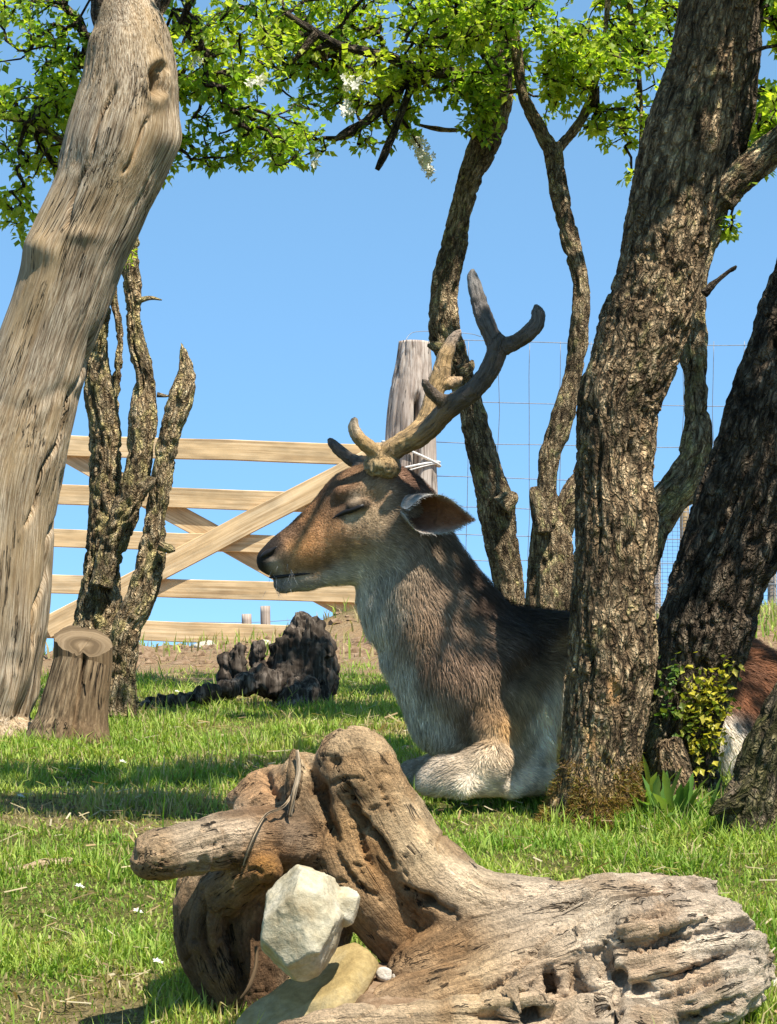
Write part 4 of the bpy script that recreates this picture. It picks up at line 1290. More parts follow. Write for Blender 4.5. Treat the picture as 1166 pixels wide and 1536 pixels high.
# coat colours, as markings on the animal
CS = np.array([  # px, py, spread, r, g, b
    (388, 845, 11, .012, .011, .011), (398, 830, 11, .014, .012, .012), (412, 818, 10, .022, .018, .016), (397, 855, 9, .014, .012, .012),
    (405, 862, 7, .05, .045, .04), (412, 850, 9, .30, .27, .24), (425, 838, 10, .17, .12, .085), (430, 880, 13, .20, .19, .185), (412, 880, 9, .16, .15, .15),
    (450, 876, 12, .36, .34, .31), (445, 852, 12, .30, .19, .11), (455, 822, 16, .36, .20, .095), (480, 838, 16, .22, .135, .075), (500, 815, 18, .34, .20, .11),
    (440, 800, 12, .10, .065, .045), (470, 778, 14, .26, .145, .075), (488, 768, 13, .13, .08, .05), (505, 742, 13, .14, .085, .055), (520, 722, 13, .17, .105, .065),
    (495, 790, 12, .30, .18, .10), (530, 800, 18, .28, .20, .135), (560, 790, 20, .23, .18, .125), (500, 868, 14, .46, .43, .385), (540, 858, 16, .46, .43, .38), (520, 838, 14, .34, .29, .23),
    (575, 830, 18, .33, .29, .24), (590, 790, 18, .20, .155, .115), (528, 763, 7, .018, .015, .014), (512, 771, 6, .02, .016, .014), (546, 757, 6, .02, .016, .014), (503, 776, 5, .03, .022, .018),
    (530, 746, 8, .20, .165, .13), (530, 780, 9, .34, .29, .22), (555, 735, 12, .26, .19, .13), (575, 742, 14, .30, .215, .15), (590, 735, 12, .20, .135, .095), (610, 725, 14, .10, .06, .045), (560, 712, 9, .12, .08, .05),
    (600, 760, 14, .16, .125, .10), (625, 800, 18, .19, .15, .12), (660, 800, 16, .13, .095, .07), (690, 860, 12, .07, .05, .04), (725, 905, 14, .06, .042, .034), (770, 930, 20, .04, .03, .025), (840, 935, 20, .04, .03, .025), (640, 830, 18, .18, .14, .105),
    (580, 870, 16, .36, .34, .31), (560, 910, 18, .46, .45, .43), (590, 910, 16, .33, .295, .26), (610, 870, 16, .20, .16, .125), (575, 960, 18, .44, .43, .41), (605, 960, 16, .27, .22, .18), (600, 1010, 18, .42, .41, .39), (640, 1070, 22, .40, .39, .37), (660, 1105, 20, .37, .35, .32),
    (625, 900, 18, .30, .22, .165), (630, 940, 18, .22, .155, .11), (650, 1000, 20, .20, .14, .105), (665, 960, 20, .22, .155, .118), (690, 1010, 20, .23, .16, .12), (700, 940, 18, .15, .11, .082), (670, 1050, 18, .23, .18, .145), (700, 1070, 16, .14, .105, .08),
    (655, 880, 20, .20, .15, .115), (750, 970, 20, .14, .10, .078), (740, 1020, 18, .20, .145, .105), (800, 960, 18, .07, .048, .036), (780, 1000, 18, .12, .08, .05), (740, 1060, 18, .17, .115, .07), (710, 1095, 16, .19, .14, .095),
    (845, 958, 14, .28, .16, .065), (825, 985, 16, .16, .10, .055), (840, 1010, 14, .34, .27, .18), (805, 1020, 16, .24, .17, .105), (775, 1060, 18, .20, .135, .075), (790, 1050, 14, .34, .27, .18), (765, 1090, 16, .38, .25, .125), (790, 1095, 14, .36, .30, .21), (735, 1105, 14, .30, .22, .14),
    (815, 1080, 16, .68, .66, .62), (830, 1040, 14, .66, .64, .60), (820, 1120, 16, .66, .64, .61), (700, 1125, 16, .30, .255, .21), (660, 1140, 18, .34, .30, .265), (625, 1160, 16, .36, .32, .285), (690, 1150, 16, .35, .30, .25), (740, 1135, 18, .38, .33, .27), (700, 1178, 16, .50, .47, .43), (640, 1178, 14, .40, .37, .34),
    (765, 1135, 16, .38, .31, .235), (765, 1155, 14, .42, .37, .32), (800, 1160, 16, .62, .56, .49), (760, 1180, 14, .55, .52, .48), (830, 1160, 14, .62, .58, .53),
    (900, 940, 22, .05, .032, .024), (1000, 950, 30, .07, .04, .028), (1110, 955, 26, .16, .07, .035), (1160, 985, 26, .15, .065, .033), (1130, 1010, 24, .09, .045, .028), (1125, 1045, 18, .22, .095, .05), (950, 1040, 50, .13, .085, .05), (1050, 1020, 40, .10, .055, .035),
    (1120, 1085, 14, .08, .05, .035), (1095, 1110, 22, .62, .60, .58), (1080, 1135, 22, .62, .60, .58), (950, 1140, 40, .5, .48, .45), (1180, 1080, 30, .12, .055, .03), (880, 1100, 30, .6, .58, .55)])
def coat(V, seed=0, jitter=0.0):
    px, py = proj(V)
    w = np.zeros(len(V)); c = np.zeros((len(V), 3))
    for s in CS:
        q = ((px - s[0]) ** 2 + (py - s[1]) ** 2) / (s[2] * 0.78) ** 2
        g = np.exp(-q * 0.5) + 1e-5 / (1 + q)
        w += g
        c += g[:, None] * s[3:6]
    c /= w[:, None]
    n = fbm(V * np.array([130, 130, 60]), 3, 4 + seed)
    n2 = fbm(V * np.array([40, 40, 22]), 3, 14 + seed)
    warm = np.array([1.42, 1.30, 1.12])
    return c * warm * np.clip(0.30 + 0.75 * n + 0.75 * n2 - 0.08, 0.25, 2)[:, None]
bodyc = coat(V)
body = mk('body', V, Q, M['skin'], deer, attrs={'col': bodyc})
_bx, _by = proj(V)
def surf(px, py, out=0.0, rad=7):
    m = np.where(((_bx - px) ** 2 + (_by - py) ** 2 < rad ** 2) & (N[:, 1] < 0.2))[0]
    k = m[np.argmin(V[m, 1])] if len(m) else np.argmin((_bx - px) ** 2 + (_by - py) ** 2)
    y = np.median(V[m, 1]) if len(m) else V[k, 1]
    return P(px, py, y - out)
def seam(pts, name, mat):
    W = np.array([np.r_[surf(x, y, o), r_ * SD] for x, y, r_, o in pts])
    W[1:-1, 1] = (W[:-2, 1] + 2 * W[1:-1, 1] + W[2:, 1]) / 4
    Vv, f, fib = tube(W, .0012, 10)
    return mk(name, Vv, f, mat, deer, attrs={'fib': fib})
seam([(499, 778, 1.0, .000), (506, 774, 2.2, .000), (516, 769, 3.6, .0003), (528, 765, 4.2, .0005), (540, 760, 3.6, .0003), (549, 757, 2.2, .000), (556, 756, 1.0, .0)], 'closed_eye', M['nose'])
seam([(404, 866, 1.0, .000), (411, 866, 2.2, .001), (420, 865, 2.6, .001), (436, 863, 2.2, .001), (454, 861, 1.8, .001), (470, 860, 0.8, .0)], 'mouth', M['nose'])
seam([(390, 838, 1.2, .001), (395, 834, 4.0, .001), (402, 829, 4.6, .001), (410, 824, 3.0, .0), (416, 820, 1.0, .0)], 'nostril', M['nose'])

# coat of hair: short strands lying along the animal
FLOW = np.array([  # px, py, dx, dz(up), length mm
    (400, 840, .3, .2, 1.0), (430, 880, .5, -.2, 4), (460, 820, 1, .35, 5), (520, 800, 1, .1, 7), (530, 762, 1, .2, 2), (555, 735, .8, .5, 7), (570, 830, 1, -.5, 12), (500, 870, 1, -.2, 10),
    (600, 760, .8, -.3, 10), (640, 820, .45, -1, 20), (600, 880, .12, -1, 24), (560, 920, .12, -1, 26), (690, 870, .6, -.8, 26), (660, 950, .3, -1, 26), (610, 1020, .25, -1, 26), (700, 1040, .25, -1, 24),
    (760, 930, 1, -.5, 26), (840, 940, 1, -.25, 22), (800, 1000, .5, -1, 20), (760, 1070, .2, -1, 18), (815, 1060, .3, -1, 20), (650, 1090, .2, -1, 22), (740, 1110, -.3, -.9, 14), (680, 1145, -.9, -.4, 9), (630, 1160, -.8, -.4, 7), (800, 1165, .8, -.5, 9),
    (950, 1000, 1, -.6, 22), (1100, 970, 1, -.5, 22), (1130, 1040, .6, -1, 22), (1090, 1110, .3, -1, 16), (740, 1175, .8, -.2, 8)])
def fur():
    r = np.random.default_rng(17)
    a, b, c, d = V[Q[:, 0]], V[Q[:, 1]], V[Q[:, 2]], V[Q[:, 3]]
    area = np.linalg.norm(np.cross(c - a, d - b), axis=1)
    cen = (a + b + c + d) / 4
    nf = N[Q].mean(1)
    view = cen - np.array([0, 0, CAMZ])
    view /= np.linalg.norm(view, axis=1, keepdims=True)
    facing = -(nf * view).sum(1)
    px, py = proj(cen)
    wgt = area * np.where(facing > -0.25, 1.0, 0.12) * np.where(px < 630, 1.7, 1.0) * np.where((px > 868) & (px < 1040), 0.25, 1.0)
    n = 130000
    k = r.choice(len(Q), n, p=wgt / wgt.sum())
    u, v_ = r.uniform(0, 1, (2, n, 1))
    p = a[k] * (1 - u) * (1 - v_) + b[k] * u * (1 - v_) + c[k] * u * v_ + d[k] * (1 - u) * v_
    nn = nf[k] / (np.linalg.norm(nf[k], axis=1, keepdims=True) + 1e-9)
    px, py = proj(p)
    w = np.zeros(n); fl = np.zeros((n, 3))
    for s in FLOW:
        g = 1 / (60 + (px - s[0]) ** 2 + (py - s[1]) ** 2) ** 1.6
        w += g
        q = np.hypot(s[2], s[3])
        fl += g[:, None] * np.array([s[2] / q, s[3] / q, s[4]])
    fl /= w[:, None]
    dirv = np.stack([fl[:, 0], 0.1 * np.ones(n), fl[:, 1]], 1) + r.normal(0, 0.13, (n, 3))
    wav = fbm(p * 28, 2, 3) - 0.5
    dirv[:, 0] += wav * 0.9
    dirv -= nn * (dirv * nn).sum(1)[:, None]
    dirv /= np.linalg.norm(dirv, axis=1, keepdims=True) + 1e-9
    L = fl[:, 2] * 0.001 * r.uniform(0.55, 1.25, n)
    col = coat(p) * r.uniform(0.72, 1.32, (n, 1))
    col = np.where(r.uniform(0, 1, (n, 1)) < 0.06, col * 1.5 + 0.03, col)
    # no hair on the bare nose and the eyelid
    e = (((px - 392) / 16) ** 2 + ((py - 842) / 20) ** 2 < 1) | (((px - 528) / 26) ** 2 + ((py - 764) / 6) ** 2 < 1)
    L = np.where(e, 0.0006, L)
    side = np.cross(dirv, nn)
    wd_ = (0.00042 + 0.012 * L)[:, None] * side
    lift = 0.16 + r.uniform(0, 0.14, (n, 1))
    m1 = p + dirv * (L * 0.5)[:, None] + nn * (L[:, None] * lift * 0.8)
    tip = p + dirv * L[:, None] + nn * (L[:, None] * lift)
    p0 = p - nn * 0.0006
    VV = np.stack([p0 - wd_, p0 + wd_, m1 + wd_ * .8, m1 - wd_ * .8, tip], 1).reshape(-1, 3)
    bb = np.arange(n)[:, None] * 5
    o = mk('fur', VV, [bb + np.array([[0, 1, 2, 3]]), bb + np.array([[3, 2, 4]])], M['fur'], deer, smooth=False, attrs={'col': np.repeat(col, 5, 0)})
    kind(o, 'stuff')
fur()
# whiskers and chin hairs
r = np.random.default_rng(5)
H = []
for k in range(26):
    x, y = r.uniform(398, 445), r.uniform(846, 890)
    p = surf(x, y, -.001)
    d = np.array([r.uniform(-.5, .5), -r.uniform(.2, .7), -r.uniform(.3, 1.0)])
    d /= np.linalg.norm(d)
    L = r.uniform(.010, .028)
    sd = np.cross(d, [0, 1, 0.1]); sd /= np.linalg.norm(sd)
    H += [p - sd * .0003, p + sd * .0003, p + d * L + np.array([0.15 * L, 0, -.1 * L])]
H = np.array(H)
kind(mk('whiskers', H, np.arange(len(H)).reshape(-1, 3), M['fur'], deer, smooth=False, attrs={'col': np.full((len(H), 3), .35)}), 'stuff')

# ears: cupped leaves
def ear(base, tip, across, openv, wmax, name, label=None):
    base, tip, across, openv = (np.array(q, float) for q in (base, tip, across, openv))
    ax = tip - base
    L = np.linalg.norm(ax)
    ax /= L
    across = across - ax * across.dot(ax)
    across /= np.linalg.norm(across)
    openv = openv - ax * openv.dot(ax) - across * openv.dot(across)
    openv /= np.linalg.norm(openv)
    nu, nv = 40, 28
    VV, cc = [], []
    for lay in (0, 1):
        for i in range(nu + 1):
            u = i / nu
            w = wmax * (0.55 + 0.45 * math.sin(math.pi * u) if u < 0.5 else max(0.02, 1 - ((u - 0.5) / 0.5) ** 1.9))
            beta = 2.95 - 1.95 * (3 * min(1, max(0, (u - .12) / .5)) ** 2 - 2 * min(1, max(0, (u - .12) / .5)) ** 3)
            R = w / math.sin(min(beta, math.pi / 2)) if beta < math.pi / 2 else w
            for j in range(nv + 1):
                v = (j / nv) * 2 - 1
                a_ = v * beta
                th_ = 0.0028 * (1 - 0.6 * abs(v)) * lay
                rr = max(R - th_ * 0 - (0.003 * lay * (1 - abs(v) ** 3) + 0.0002 * lay), 0.0005)
                pt = base + ax * (L * u) + across * (rr * math.sin(a_)) + openv * (R * 0.55 - rr * math.cos(a_) * (0.9 if beta < 1.6 else 1.0) + R * 0.3)
                VV.append(pt)
                if lay == 0:
                    e = abs(v) ** 4
                    cc.append(np.array([.17, .145, .125]) * (1 - e) + np.array([.42, .40, .37]) * e)
                else:
                    e = abs(v) ** 5
                    inn = np.array([.20, .085, .038]) * (0.4 + 0.9 * u) + np.array([0.02, .012, .01])
                    cc.append(inn * (1 - e) + np.array([.40, .38, .35]) * e)
    VV, cc = np.array(VV), np.array(cc)
    cc = cc * (0.7 + 0.6 * fbm(VV * 160, 3, 3))[:, None]
    k = (nu + 1) * (nv + 1)
    i = np.arange(nu)[:, None] * (nv + 1) + np.arange(nv)[None]
    q0 = np.stack([i, i + 1, i + nv + 2, i + nv + 1], -1).reshape(-1, 4)
    q1 = q0[:, ::-1] + k
    rim = []
    for i in range(nu):
        for j in (0, nv):
            p0, p1 = i * (nv + 1) + j, (i + 1) * (nv + 1) + j
            rim.append((p0, p1, p1 + k, p0 + k))
    o = mk(name, VV, [np.vstack([q0, q1, np.array(rim)])], M['skin'], deer, attrs={'col': cc})
    if label:
        o['label'] = label
    # hair on both faces and a pale fringe on the rim
    r = np.random.default_rng(3)
    Nn = normals(VV, [q0, q1])
    n = 5200
    idx = r.integers(0, len(VV), n)
    p = VV[idx] + r.normal(0, 0.0012, (n, 3))
    dv = ax * 0.9 + r.normal(0, 0.3, (n, 3)) + Nn[idx] * 0.25
    dv /= np.linalg.norm(dv, axis=1, keepdims=True)
    Lh = r.uniform(0.004, 0.009, n)
    side = np.cross(dv, Nn[idx])
    wd_ = side * 0.0004
    tip_ = p + dv * Lh[:, None]
    H = np.stack([p - wd_, p + wd_, tip_], 1).reshape(-1, 3)
    hc = np.repeat(cc[idx] * r.uniform(0.7, 1.4, (n, 1)), 3, 0)
    hf = mk('ear_hair', H, np.arange(n * 3).reshape(-1, 3), M['fur'], o, smooth=False, attrs={'col': hc})
    kind(hf, 'stuff')
    return o
ear(D(606, 760, -.072), D(704, 786, -.125), P(600, 700, YD) - P(616, 740, YD) + np.array([0, -.004, 0]), (0.35, -1, 0.10), 0.034, 'ear')
ear(D(604, 742, .066), D(668, 742, .135), (-.2, .3, 1), (-.2, .6, .1), 0.034, 'ear')

# antlers
def antler(chains, name, cols, seed, burr):
    allp = np.vstack([[q[:3] for q in c] for c in chains])
    lo, hi = allp.min(0) - 0.04, allp.max(0) + 0.04
    S = Sdf(lo, hi, 0.0024)
    segs = []
    for c in chains:
        cc = catmull(np.array([q[:4] for q in c]), 0.012)
        cc[:, 3] *= 0.84
        S.chain([tuple(q) for q in cc], 0.007)
        s = 0
        for p, q in zip(cc[:-1], cc[1:]):
            l = np.linalg.norm(q[:3] - p[:3])
            segs.append((p, q, s))
            s += l
    for b_ in burr:
        S.cone(b_[0], b_[1], b_[2], b_[2], 0.004)
    V, Q = S.mesh()
    V = relax(V, Q, 2)
    N = normals(V, Q)
    best = np.full(len(V), 9.0)
    fib = np.zeros((len(V), 3))
    for p, q, s in segs:
        d = q[:3] - p[:3]
        t = np.clip(((V - p[:3]) @ d) / d.dot(d), 0, 1)
        off = V - p[:3] - t[:, None] * d
        dist = np.linalg.norm(off, axis=1) - p[3]
        m = dist < best
        best[m] = dist[m]
        fib[m] = np.stack([off[m, 0], off[m, 1], s + t[m] * np.linalg.norm(d)], 1)
    g = ridged(fib * np.array([170, 170, 14]), 2, seed)
    px, py = proj(V)
    bur = np.exp(-(((px - burr[0][3]) / 26) ** 2 + ((py - 703) / 13) ** 2))
    V = V + N * (0.0034 * (g - 0.5) + 0.004 * (fbm(V * 70, 3, seed) - 0.5) + 0.010 * bur * (ridged(V * 110, 2, seed) - 0.55))[:, None]
    w = np.zeros(len(V)); c = np.zeros((len(V), 3))
    for s in cols:
        gg = 1 / (30 + (px - s[0]) ** 2 + (py - s[1]) ** 2) ** 1.7
        w += gg
        c += gg[:, None] * np.array(s[2:5])
    c = c / w[:, None] * (0.75 + 0.5 * fbm(V * 55, 4, seed + 7))[:, None]
    return mk(name, V, Q, M['antler'], deer, attrs={'col': c, 'fib': fib})
def A(px, py, rpx, lat):
    return tuple(P(px, py, YD - 0.01 + lat)) + (rpx * SD,)
gold, brn, dk, pale = (.37, .235, .10), (.22, .135, .064), (.10, .072, .05), (.44, .33, .21)  # gold paints the sunlit stretches of beam and brow tine
n0 = -0.055
antler([[A(570, 704, 18, n0), A(580, 684, 16, n0 - .005), A(604, 668, 15, n0 - .02), A(634, 652, 15, n0 - .04), A(660, 627, 15, n0 - .06), A(684, 603, 15.5, n0 - .075), A(711, 586, 15, n0 - .085), A(731, 560, 14.5, n0 - .09), A(745, 530, 15, n0 - .09), A(748, 515, 15, n0 - .09)],
        [A(748, 522, 14, n0 - .09), A(734, 495, 13.5, n0 - .085), A(722, 465, 12.5, n0 - .08), A(714, 435, 10.5, n0 - .075), A(709, 414, 7, n0 - .07), A(708, 407, 3, n0 - .07)],
        [A(748, 522, 12, n0 - .09), A(771, 514, 11, n0 - .10), A(792, 500, 11, n0 - .11), A(807, 483, 10.5, n0 - .115), A(807, 467, 7, n0 - .115), A(803, 458, 2.5, n0 - .115)],
        [A(672, 604, 11, n0 - .07), A(656, 597, 9, n0 - .08), A(643, 583, 7, n0 - .09), A(634, 569, 3, n0 - .1)],
        [A(577, 692, 13, n0), A(560, 676, 11, n0 - .01), A(543, 662, 9.5, n0 - .02), A(533, 648, 8, n0 - .025), A(530, 636, 5.5, n0 - .025), A(533, 628, 2.5, n0 - .02)]],
       'antler', [(580, 690, *gold), (545, 662, *gold), (532, 636, *pale), (610, 660, *gold), (640, 650, *brn), (610, 685, *brn), (665, 630, *brn), (690, 605, *dk), (735, 560, *dk), (720, 460, .12, .10, .085), (710, 412, .2, .18, .16), (770, 514, *dk), (805, 470, .13, .11, .09), (645, 585, *dk), (570, 704, .34, .25, .125)], 5,
       [(D(566, 703, -.062), D(576, 706, -.070), .0180, 566), (D(552, 702, -.058), D(560, 705, -.066), .0150, 556)])
f0 = 0.045
antler([[A(556, 702, 17, f0), A(575, 682, 15, f0 + .01), A(604, 662, 14, f0 + .03), A(632, 640, 14, f0 + .05), A(646, 612, 14, f0 + .06), A(655, 580, 15, f0 + .07), A(662, 560, 14.5, f0 + .07)],
        [A(660, 565, 13, f0 + .07), A(668, 535, 11.5, f0 + .075), A(678, 512, 8, f0 + .08), A(690, 496, 2.5, f0 + .08)],
        [A(664, 575, 12, f0 + .07), A(678, 575, 8, f0 + .07), A(692, 568, 4, f0 + .07)],
        [A(548, 697, 11, f0), A(528, 689, 9, f0), A(512, 678, 8, f0), A(500, 667, 6.5, f0 - .005), A(494, 659, 2.5, f0 - .005)]],
       'antler', [(560, 700, *brn), (530, 690, .13, .10, .075), (500, 667, .15, .12, .10), (605, 660, *gold), (640, 630, *gold), (655, 580, *gold), (670, 540, *gold), (690, 498, .3, .22, .16), (690, 570, .45, .3, .17)], 8,
       [(D(546, 702, .040), D(556, 706, .050), .0150, 550)])

# ------------------------------------------------------------------ gnarled root log in the foreground
YO = 2.9
SO = YO / F
def O(px, py, dy=0.0, r=None):
    p = P(px, py, YO + dy)
    return tuple(p) if r is None else tuple(p) + (r * SO,)
g0 = P(640, 1500, YO)
log = thing('driftwood_log', 'gnarled weathered root log with a broken side branch cradling a stone', 'log', (g0[0], YO, gz(g0[0], YO)))
BON = []          # bones kept for the grain direction
def bone(S, pts, k=0.012):
    cc = catmull(np.array(pts), 0.03)
    S.chain([tuple(q) for q in cc], k)
    s = len(BON) * 0.7
    for p, q in zip(cc[:-1], cc[1:]):
        l = np.linalg.norm(q[:3] - p[:3])
        BON.append((p, q, s))
        s += l
S = Sdf(P(190, 1640, YO) - np.array([0.02, 0.27, 0]), P(1180, 1085, YO) + np.array([0.02, 0.21, 0.03]), 0.0026)
# right-hand body: a bundle of ridged buttresses running up to the right
bone(S, [O(560, 1560, -.10, 62), O(700, 1520, -.08, 70), O(850, 1480, -.05, 84), O(980, 1440, -.02, 82), O(1090, 1440, .0, 58)], .02)
bone(S, [O(640, 1470, -.02, 60), O(760, 1430, -.0, 72), O(880, 1400, .01, 66), O(990, 1368, .03, 52), O(1040, 1356, .04, 34)], .012)
bone(S, [O(820, 1500, -.10, 40), O(930, 1480, -.10, 46), O(1030, 1455, -.09, 46), O(1112, 1440, -.07, 34)], .009)
bone(S, [O(900, 1420, -.08, 34), O(1000, 1395, -.08, 40), O(1080, 1388, -.05, 34)], .008)
bone(S, [O(930, 1535, -.10, 40), O(1030, 1508, -.11, 42), O(1105, 1478, -.09, 38)], .008)
bone(S, [O(760, 1570, -.15, 40), O(880, 1560, -.15, 52), O(1000, 1560, -.12, 40)], .012)
bone(S, [O(395, 1575, -.20, 26), O(480, 1552, -.21, 30), O(580, 1545, -.21, 34), O(690, 1540, -.20, 40), O(780, 1530, -.17, 46)], .010)
# sweeping arm up to the knob
bone(S, [O(800, 1395, .02, 66), O(720, 1375, .02, 64), O(655, 1335, .03, 60), O(605, 1275, .04, 56), O(570, 1215, .05, 54), O(540, 1165, .05, 54), O(532, 1140, .05, 50)], .016)
bone(S, [O(640, 1430, .04, 52), O(580, 1370, .04, 50), O(535, 1310, .04, 50), O(510, 1240, .05, 46), O(505, 1170, .05, 38)], .014)
# central crotch
bone(S, [O(545, 1290, .06, 56), O(480, 1240, .06, 52), O(430, 1220, .06, 48), O(390, 1230, .07, 44)], .016)
bone(S, [O(480, 1230, .04, 34), O(455, 1190, .05, 30), O(450, 1150, .06, 24)], .012)
bone(S, [O(455, 1190, .07, 42), O(405, 1185, .09, 32), O(355, 1200, .10, 16)], .012)
bone(S, [O(438, 1190, .00, 13), O(442, 1160, .0, 11), O(441, 1135, .01, 8), O(440, 1122, .01, 3)], .006)
# left side branch
bone(S, [O(430, 1262, .02, 48), O(370, 1255, -.03, 40), O(310, 1268, -.06, 37), O(260, 1280, -.08, 35), O(236, 1286, -.09, 31), O(226, 1289, -.09, 24)], .010)
# lower left body
bone(S, [O(400, 1300, .06, 60), O(340, 1340, .05, 66), O(335, 1400, .05, 64), O(355, 1460, .05, 58), O(382, 1520, .05, 44), O(395, 1570, .05, 36)], .018)
bone(S, [O(320, 1360, -.01, 26), O(310, 1410, .0, 24), O(345, 1490, .02, 20)], .008)
bone(S, [O(330, 1345, -.01, 32), O(365, 1320, -.03, 27), O(394, 1303, -.05, 24), O(402, 1299, -.05, 20)], .009)
bone(S, [O(470, 1320, .07, 60), O(450, 1420, .09, 60), O(450, 1540, .08, 60)], .03)
# rotten hollows
for a_, b_, ra in (((826, 1470, -.13), (835, 1505, -.10), 13), ((868, 1462, -.15), (880, 1500, -.12), 13), ((905, 1440, -.14), (930, 1480, -.13), 14), ((960, 1478, -.15), (985, 1500, -.14), 12),
                   ((760, 1535, -.19), (860, 1530, -.20), 18), ((905, 1500, -.16), (930, 1540, -.16), 12), ((470, 1215, .0), (500, 1262, .0), 14), ((690, 1400, -.06), (640, 1350, -.03), 12), ((400, 1135, .04), (385, 1185, .02), 12)):
    S.cone(O(*a_), O(*b_), ra * SO, ra * SO * 0.9, 0.006, sub=True)
# splits along the right-hand end
for a_, b_ in (((1000, 1408, -.16), (1090, 1372, -.12)), ((880, 1440, -.17), (1095, 1405, -.15)), ((960, 1450, -.19), (1120, 1418, -.15)), ((1000, 1485, -.21), (1140, 1450, -.16)), ((700, 1480, -.16), (860, 1400, -.13)), ((890, 1375, -.07), (990, 1345, -.04))):
    S.cone(O(*a_), O(*b_), 0.0052, 0.0045, 0.004, sub=True)
    S.cone(np.array(O(*a_)) + (0, .014, 0), np.array(O(*b_)) + (0, .014, 0), 0.0042, 0.0038, 0.004, sub=True)
V, Q = S.mesh()
V = relax(V, Q, 2)
N = normals(V, Q)
dmin = np.full(len(V), 9.0)
num = np.zeros(len(V)); den = np.zeros(len(V)); lowd = np.zeros(len(V)); fib = np.zeros((len(V), 3))
for bi, (p, q, s) in enumerate(BON):
    d = q[:3] - p[:3]
    ln = np.linalg.norm(d)
    t = ((V - p[:3]) @ d) / d.dot(d)
    tcl = np.clip(t, 0, 1)
    off = V - p[:3] - tcl[:, None] * d
    dist = np.linalg.norm(off, axis=1) - (p[3] + (q[3] - p[3]) * tcl)
    w = np.exp(-np.clip(dist, -.02, 1) / 0.010)
    m = np.where(w > 1e-3)[0]
    if len(m) == 0:
        continue
    ax = d / ln
    e1 = np.cross(ax, [0, 1, 0.2]); e1 /= np.linalg.norm(e1)
    e2 = np.cross(ax, e1)
    fc = np.stack([off[m] @ e1, off[m] @ e2, s + t[m] * ln], 1)
    g = ridged(fc * np.array([85, 85, 4.5]), 3, 5)
    num[m] += w[m] * g
    den[m] += w[m]
    upd = dist[m] < dmin[m]
    dmin[m[upd]] = dist[m[upd]]
    fib[m[upd]] = fc[upd]
g = num / (den + 1e-9)
wc = V + (np.stack([fbm(V * 18, 2, k) for k in (1, 2, 3)], 1) - 0.5) * 0.03
cracks = ridged(wc * np.array([26, 26, 34]), 2, 8)
pxl, pyl = proj(V)
right = sstep(640, 860, pxl) * sstep(1290, 1330, pyl)
disp = 0.0035 * (0.45 + 1.3 * right) * (g - 0.62) * 2 - 0.004 * sstep(0.86, 0.97, cracks) + 0.010 * (fbm(V * 26, 3, 21) - 0.5)
disp += 0.0025 * (fbm(V * 90, 3, 25) - 0.5) + right * 0.013 * (ridged(fib * np.array([34, 34, 5]), 3, 31) - 0.55) * 2
fr = N[:, 1] < 0.35
def crackline(pts, wpx, dep):
    pts = catmull(np.array([(a, b, 0.0) for a, b in pts], float), 6.0)[:, :2]
    jit = np.random.default_rng(int(pts[0][0])).normal(0, 1.6, len(pts))
    q = np.full(len(V), 1e9); tt = np.zeros(len(V))
    for i in range(len(pts)):
        dd = (pxl - pts[i][0]) ** 2 + (pyl - pts[i][1] - jit[i]) ** 2
        m_ = dd < q
        q[m_] = dd[m_]; tt[m_] = i / max(1, len(pts) - 1)
    return -dep * np.exp(-q / wpx ** 2) * np.sqrt(np.clip(4 * tt * (1 - tt), 0.05, 1)) * fr
for pts_, w_, d_ in (([(760, 1462), (790, 1440), (833, 1403), (880, 1378), (930, 1358)], 4.5, .014), ([(945, 1390), (975, 1378), (1010, 1366)], 4, .012), ([(975, 1418), (1030, 1392), (1082, 1372)], 5, .016),
                     ([(950, 1434), (1000, 1418), (1050, 1400)], 5, .014), ([(1005, 1472), (1060, 1446), (1118, 1420)], 5.5, .018), ([(990, 1500), (1060, 1478), (1136, 1450)], 5, .014), ([(1010, 1540), (1060, 1516), (1120, 1490)], 5, .014), ([(925, 1390), (900, 1425), (872, 1470)], 5, .014),
                     ([(838, 1365), (870, 1352), (905, 1346)], 4, .010), ([(690, 1312), (750, 1330), (800, 1345)], 4, .007), ([(700, 1500), (760, 1470), (820, 1430)], 4, .012), ([(905, 1400), (960, 1372), (1010, 1345)], 4, .011),
                     ([(522, 1180), (528, 1205), (542, 1232), (572, 1262), (590, 1300)], 5, .024), ([(478, 1170), (486, 1205), (503, 1258)], 8, .026), ([(540, 1230), (545, 1270), (560, 1300)], 4, .014), ([(560, 1150), (575, 1190), (600, 1240)], 3.5, .007), ([(500, 1270), (530, 1320), (570, 1350)], 4, .010), ([(600, 1330), (640, 1350), (690, 1380)], 5, .012),
                     ([(335, 1240), (338, 1262), (336, 1284)], 3.5, .005), ([(365, 1232), (370, 1258), (368, 1280)], 3.5, .005), ([(243, 1262), (246, 1282), (240, 1305)], 4, .006), ([(270, 1275), (300, 1270), (350, 1262)], 3, .004),
                     ([(300, 1340), (305, 1400), (330, 1470)], 6, .014), ([(340, 1370), (350, 1430), (372, 1490)], 6, .012), ([(455, 1130), (470, 1165), (468, 1200)], 5, .012), ([(395, 1150), (405, 1180), (420, 1200)], 6, .014)):
    disp = disp + crackline(pts_, w_, d_)
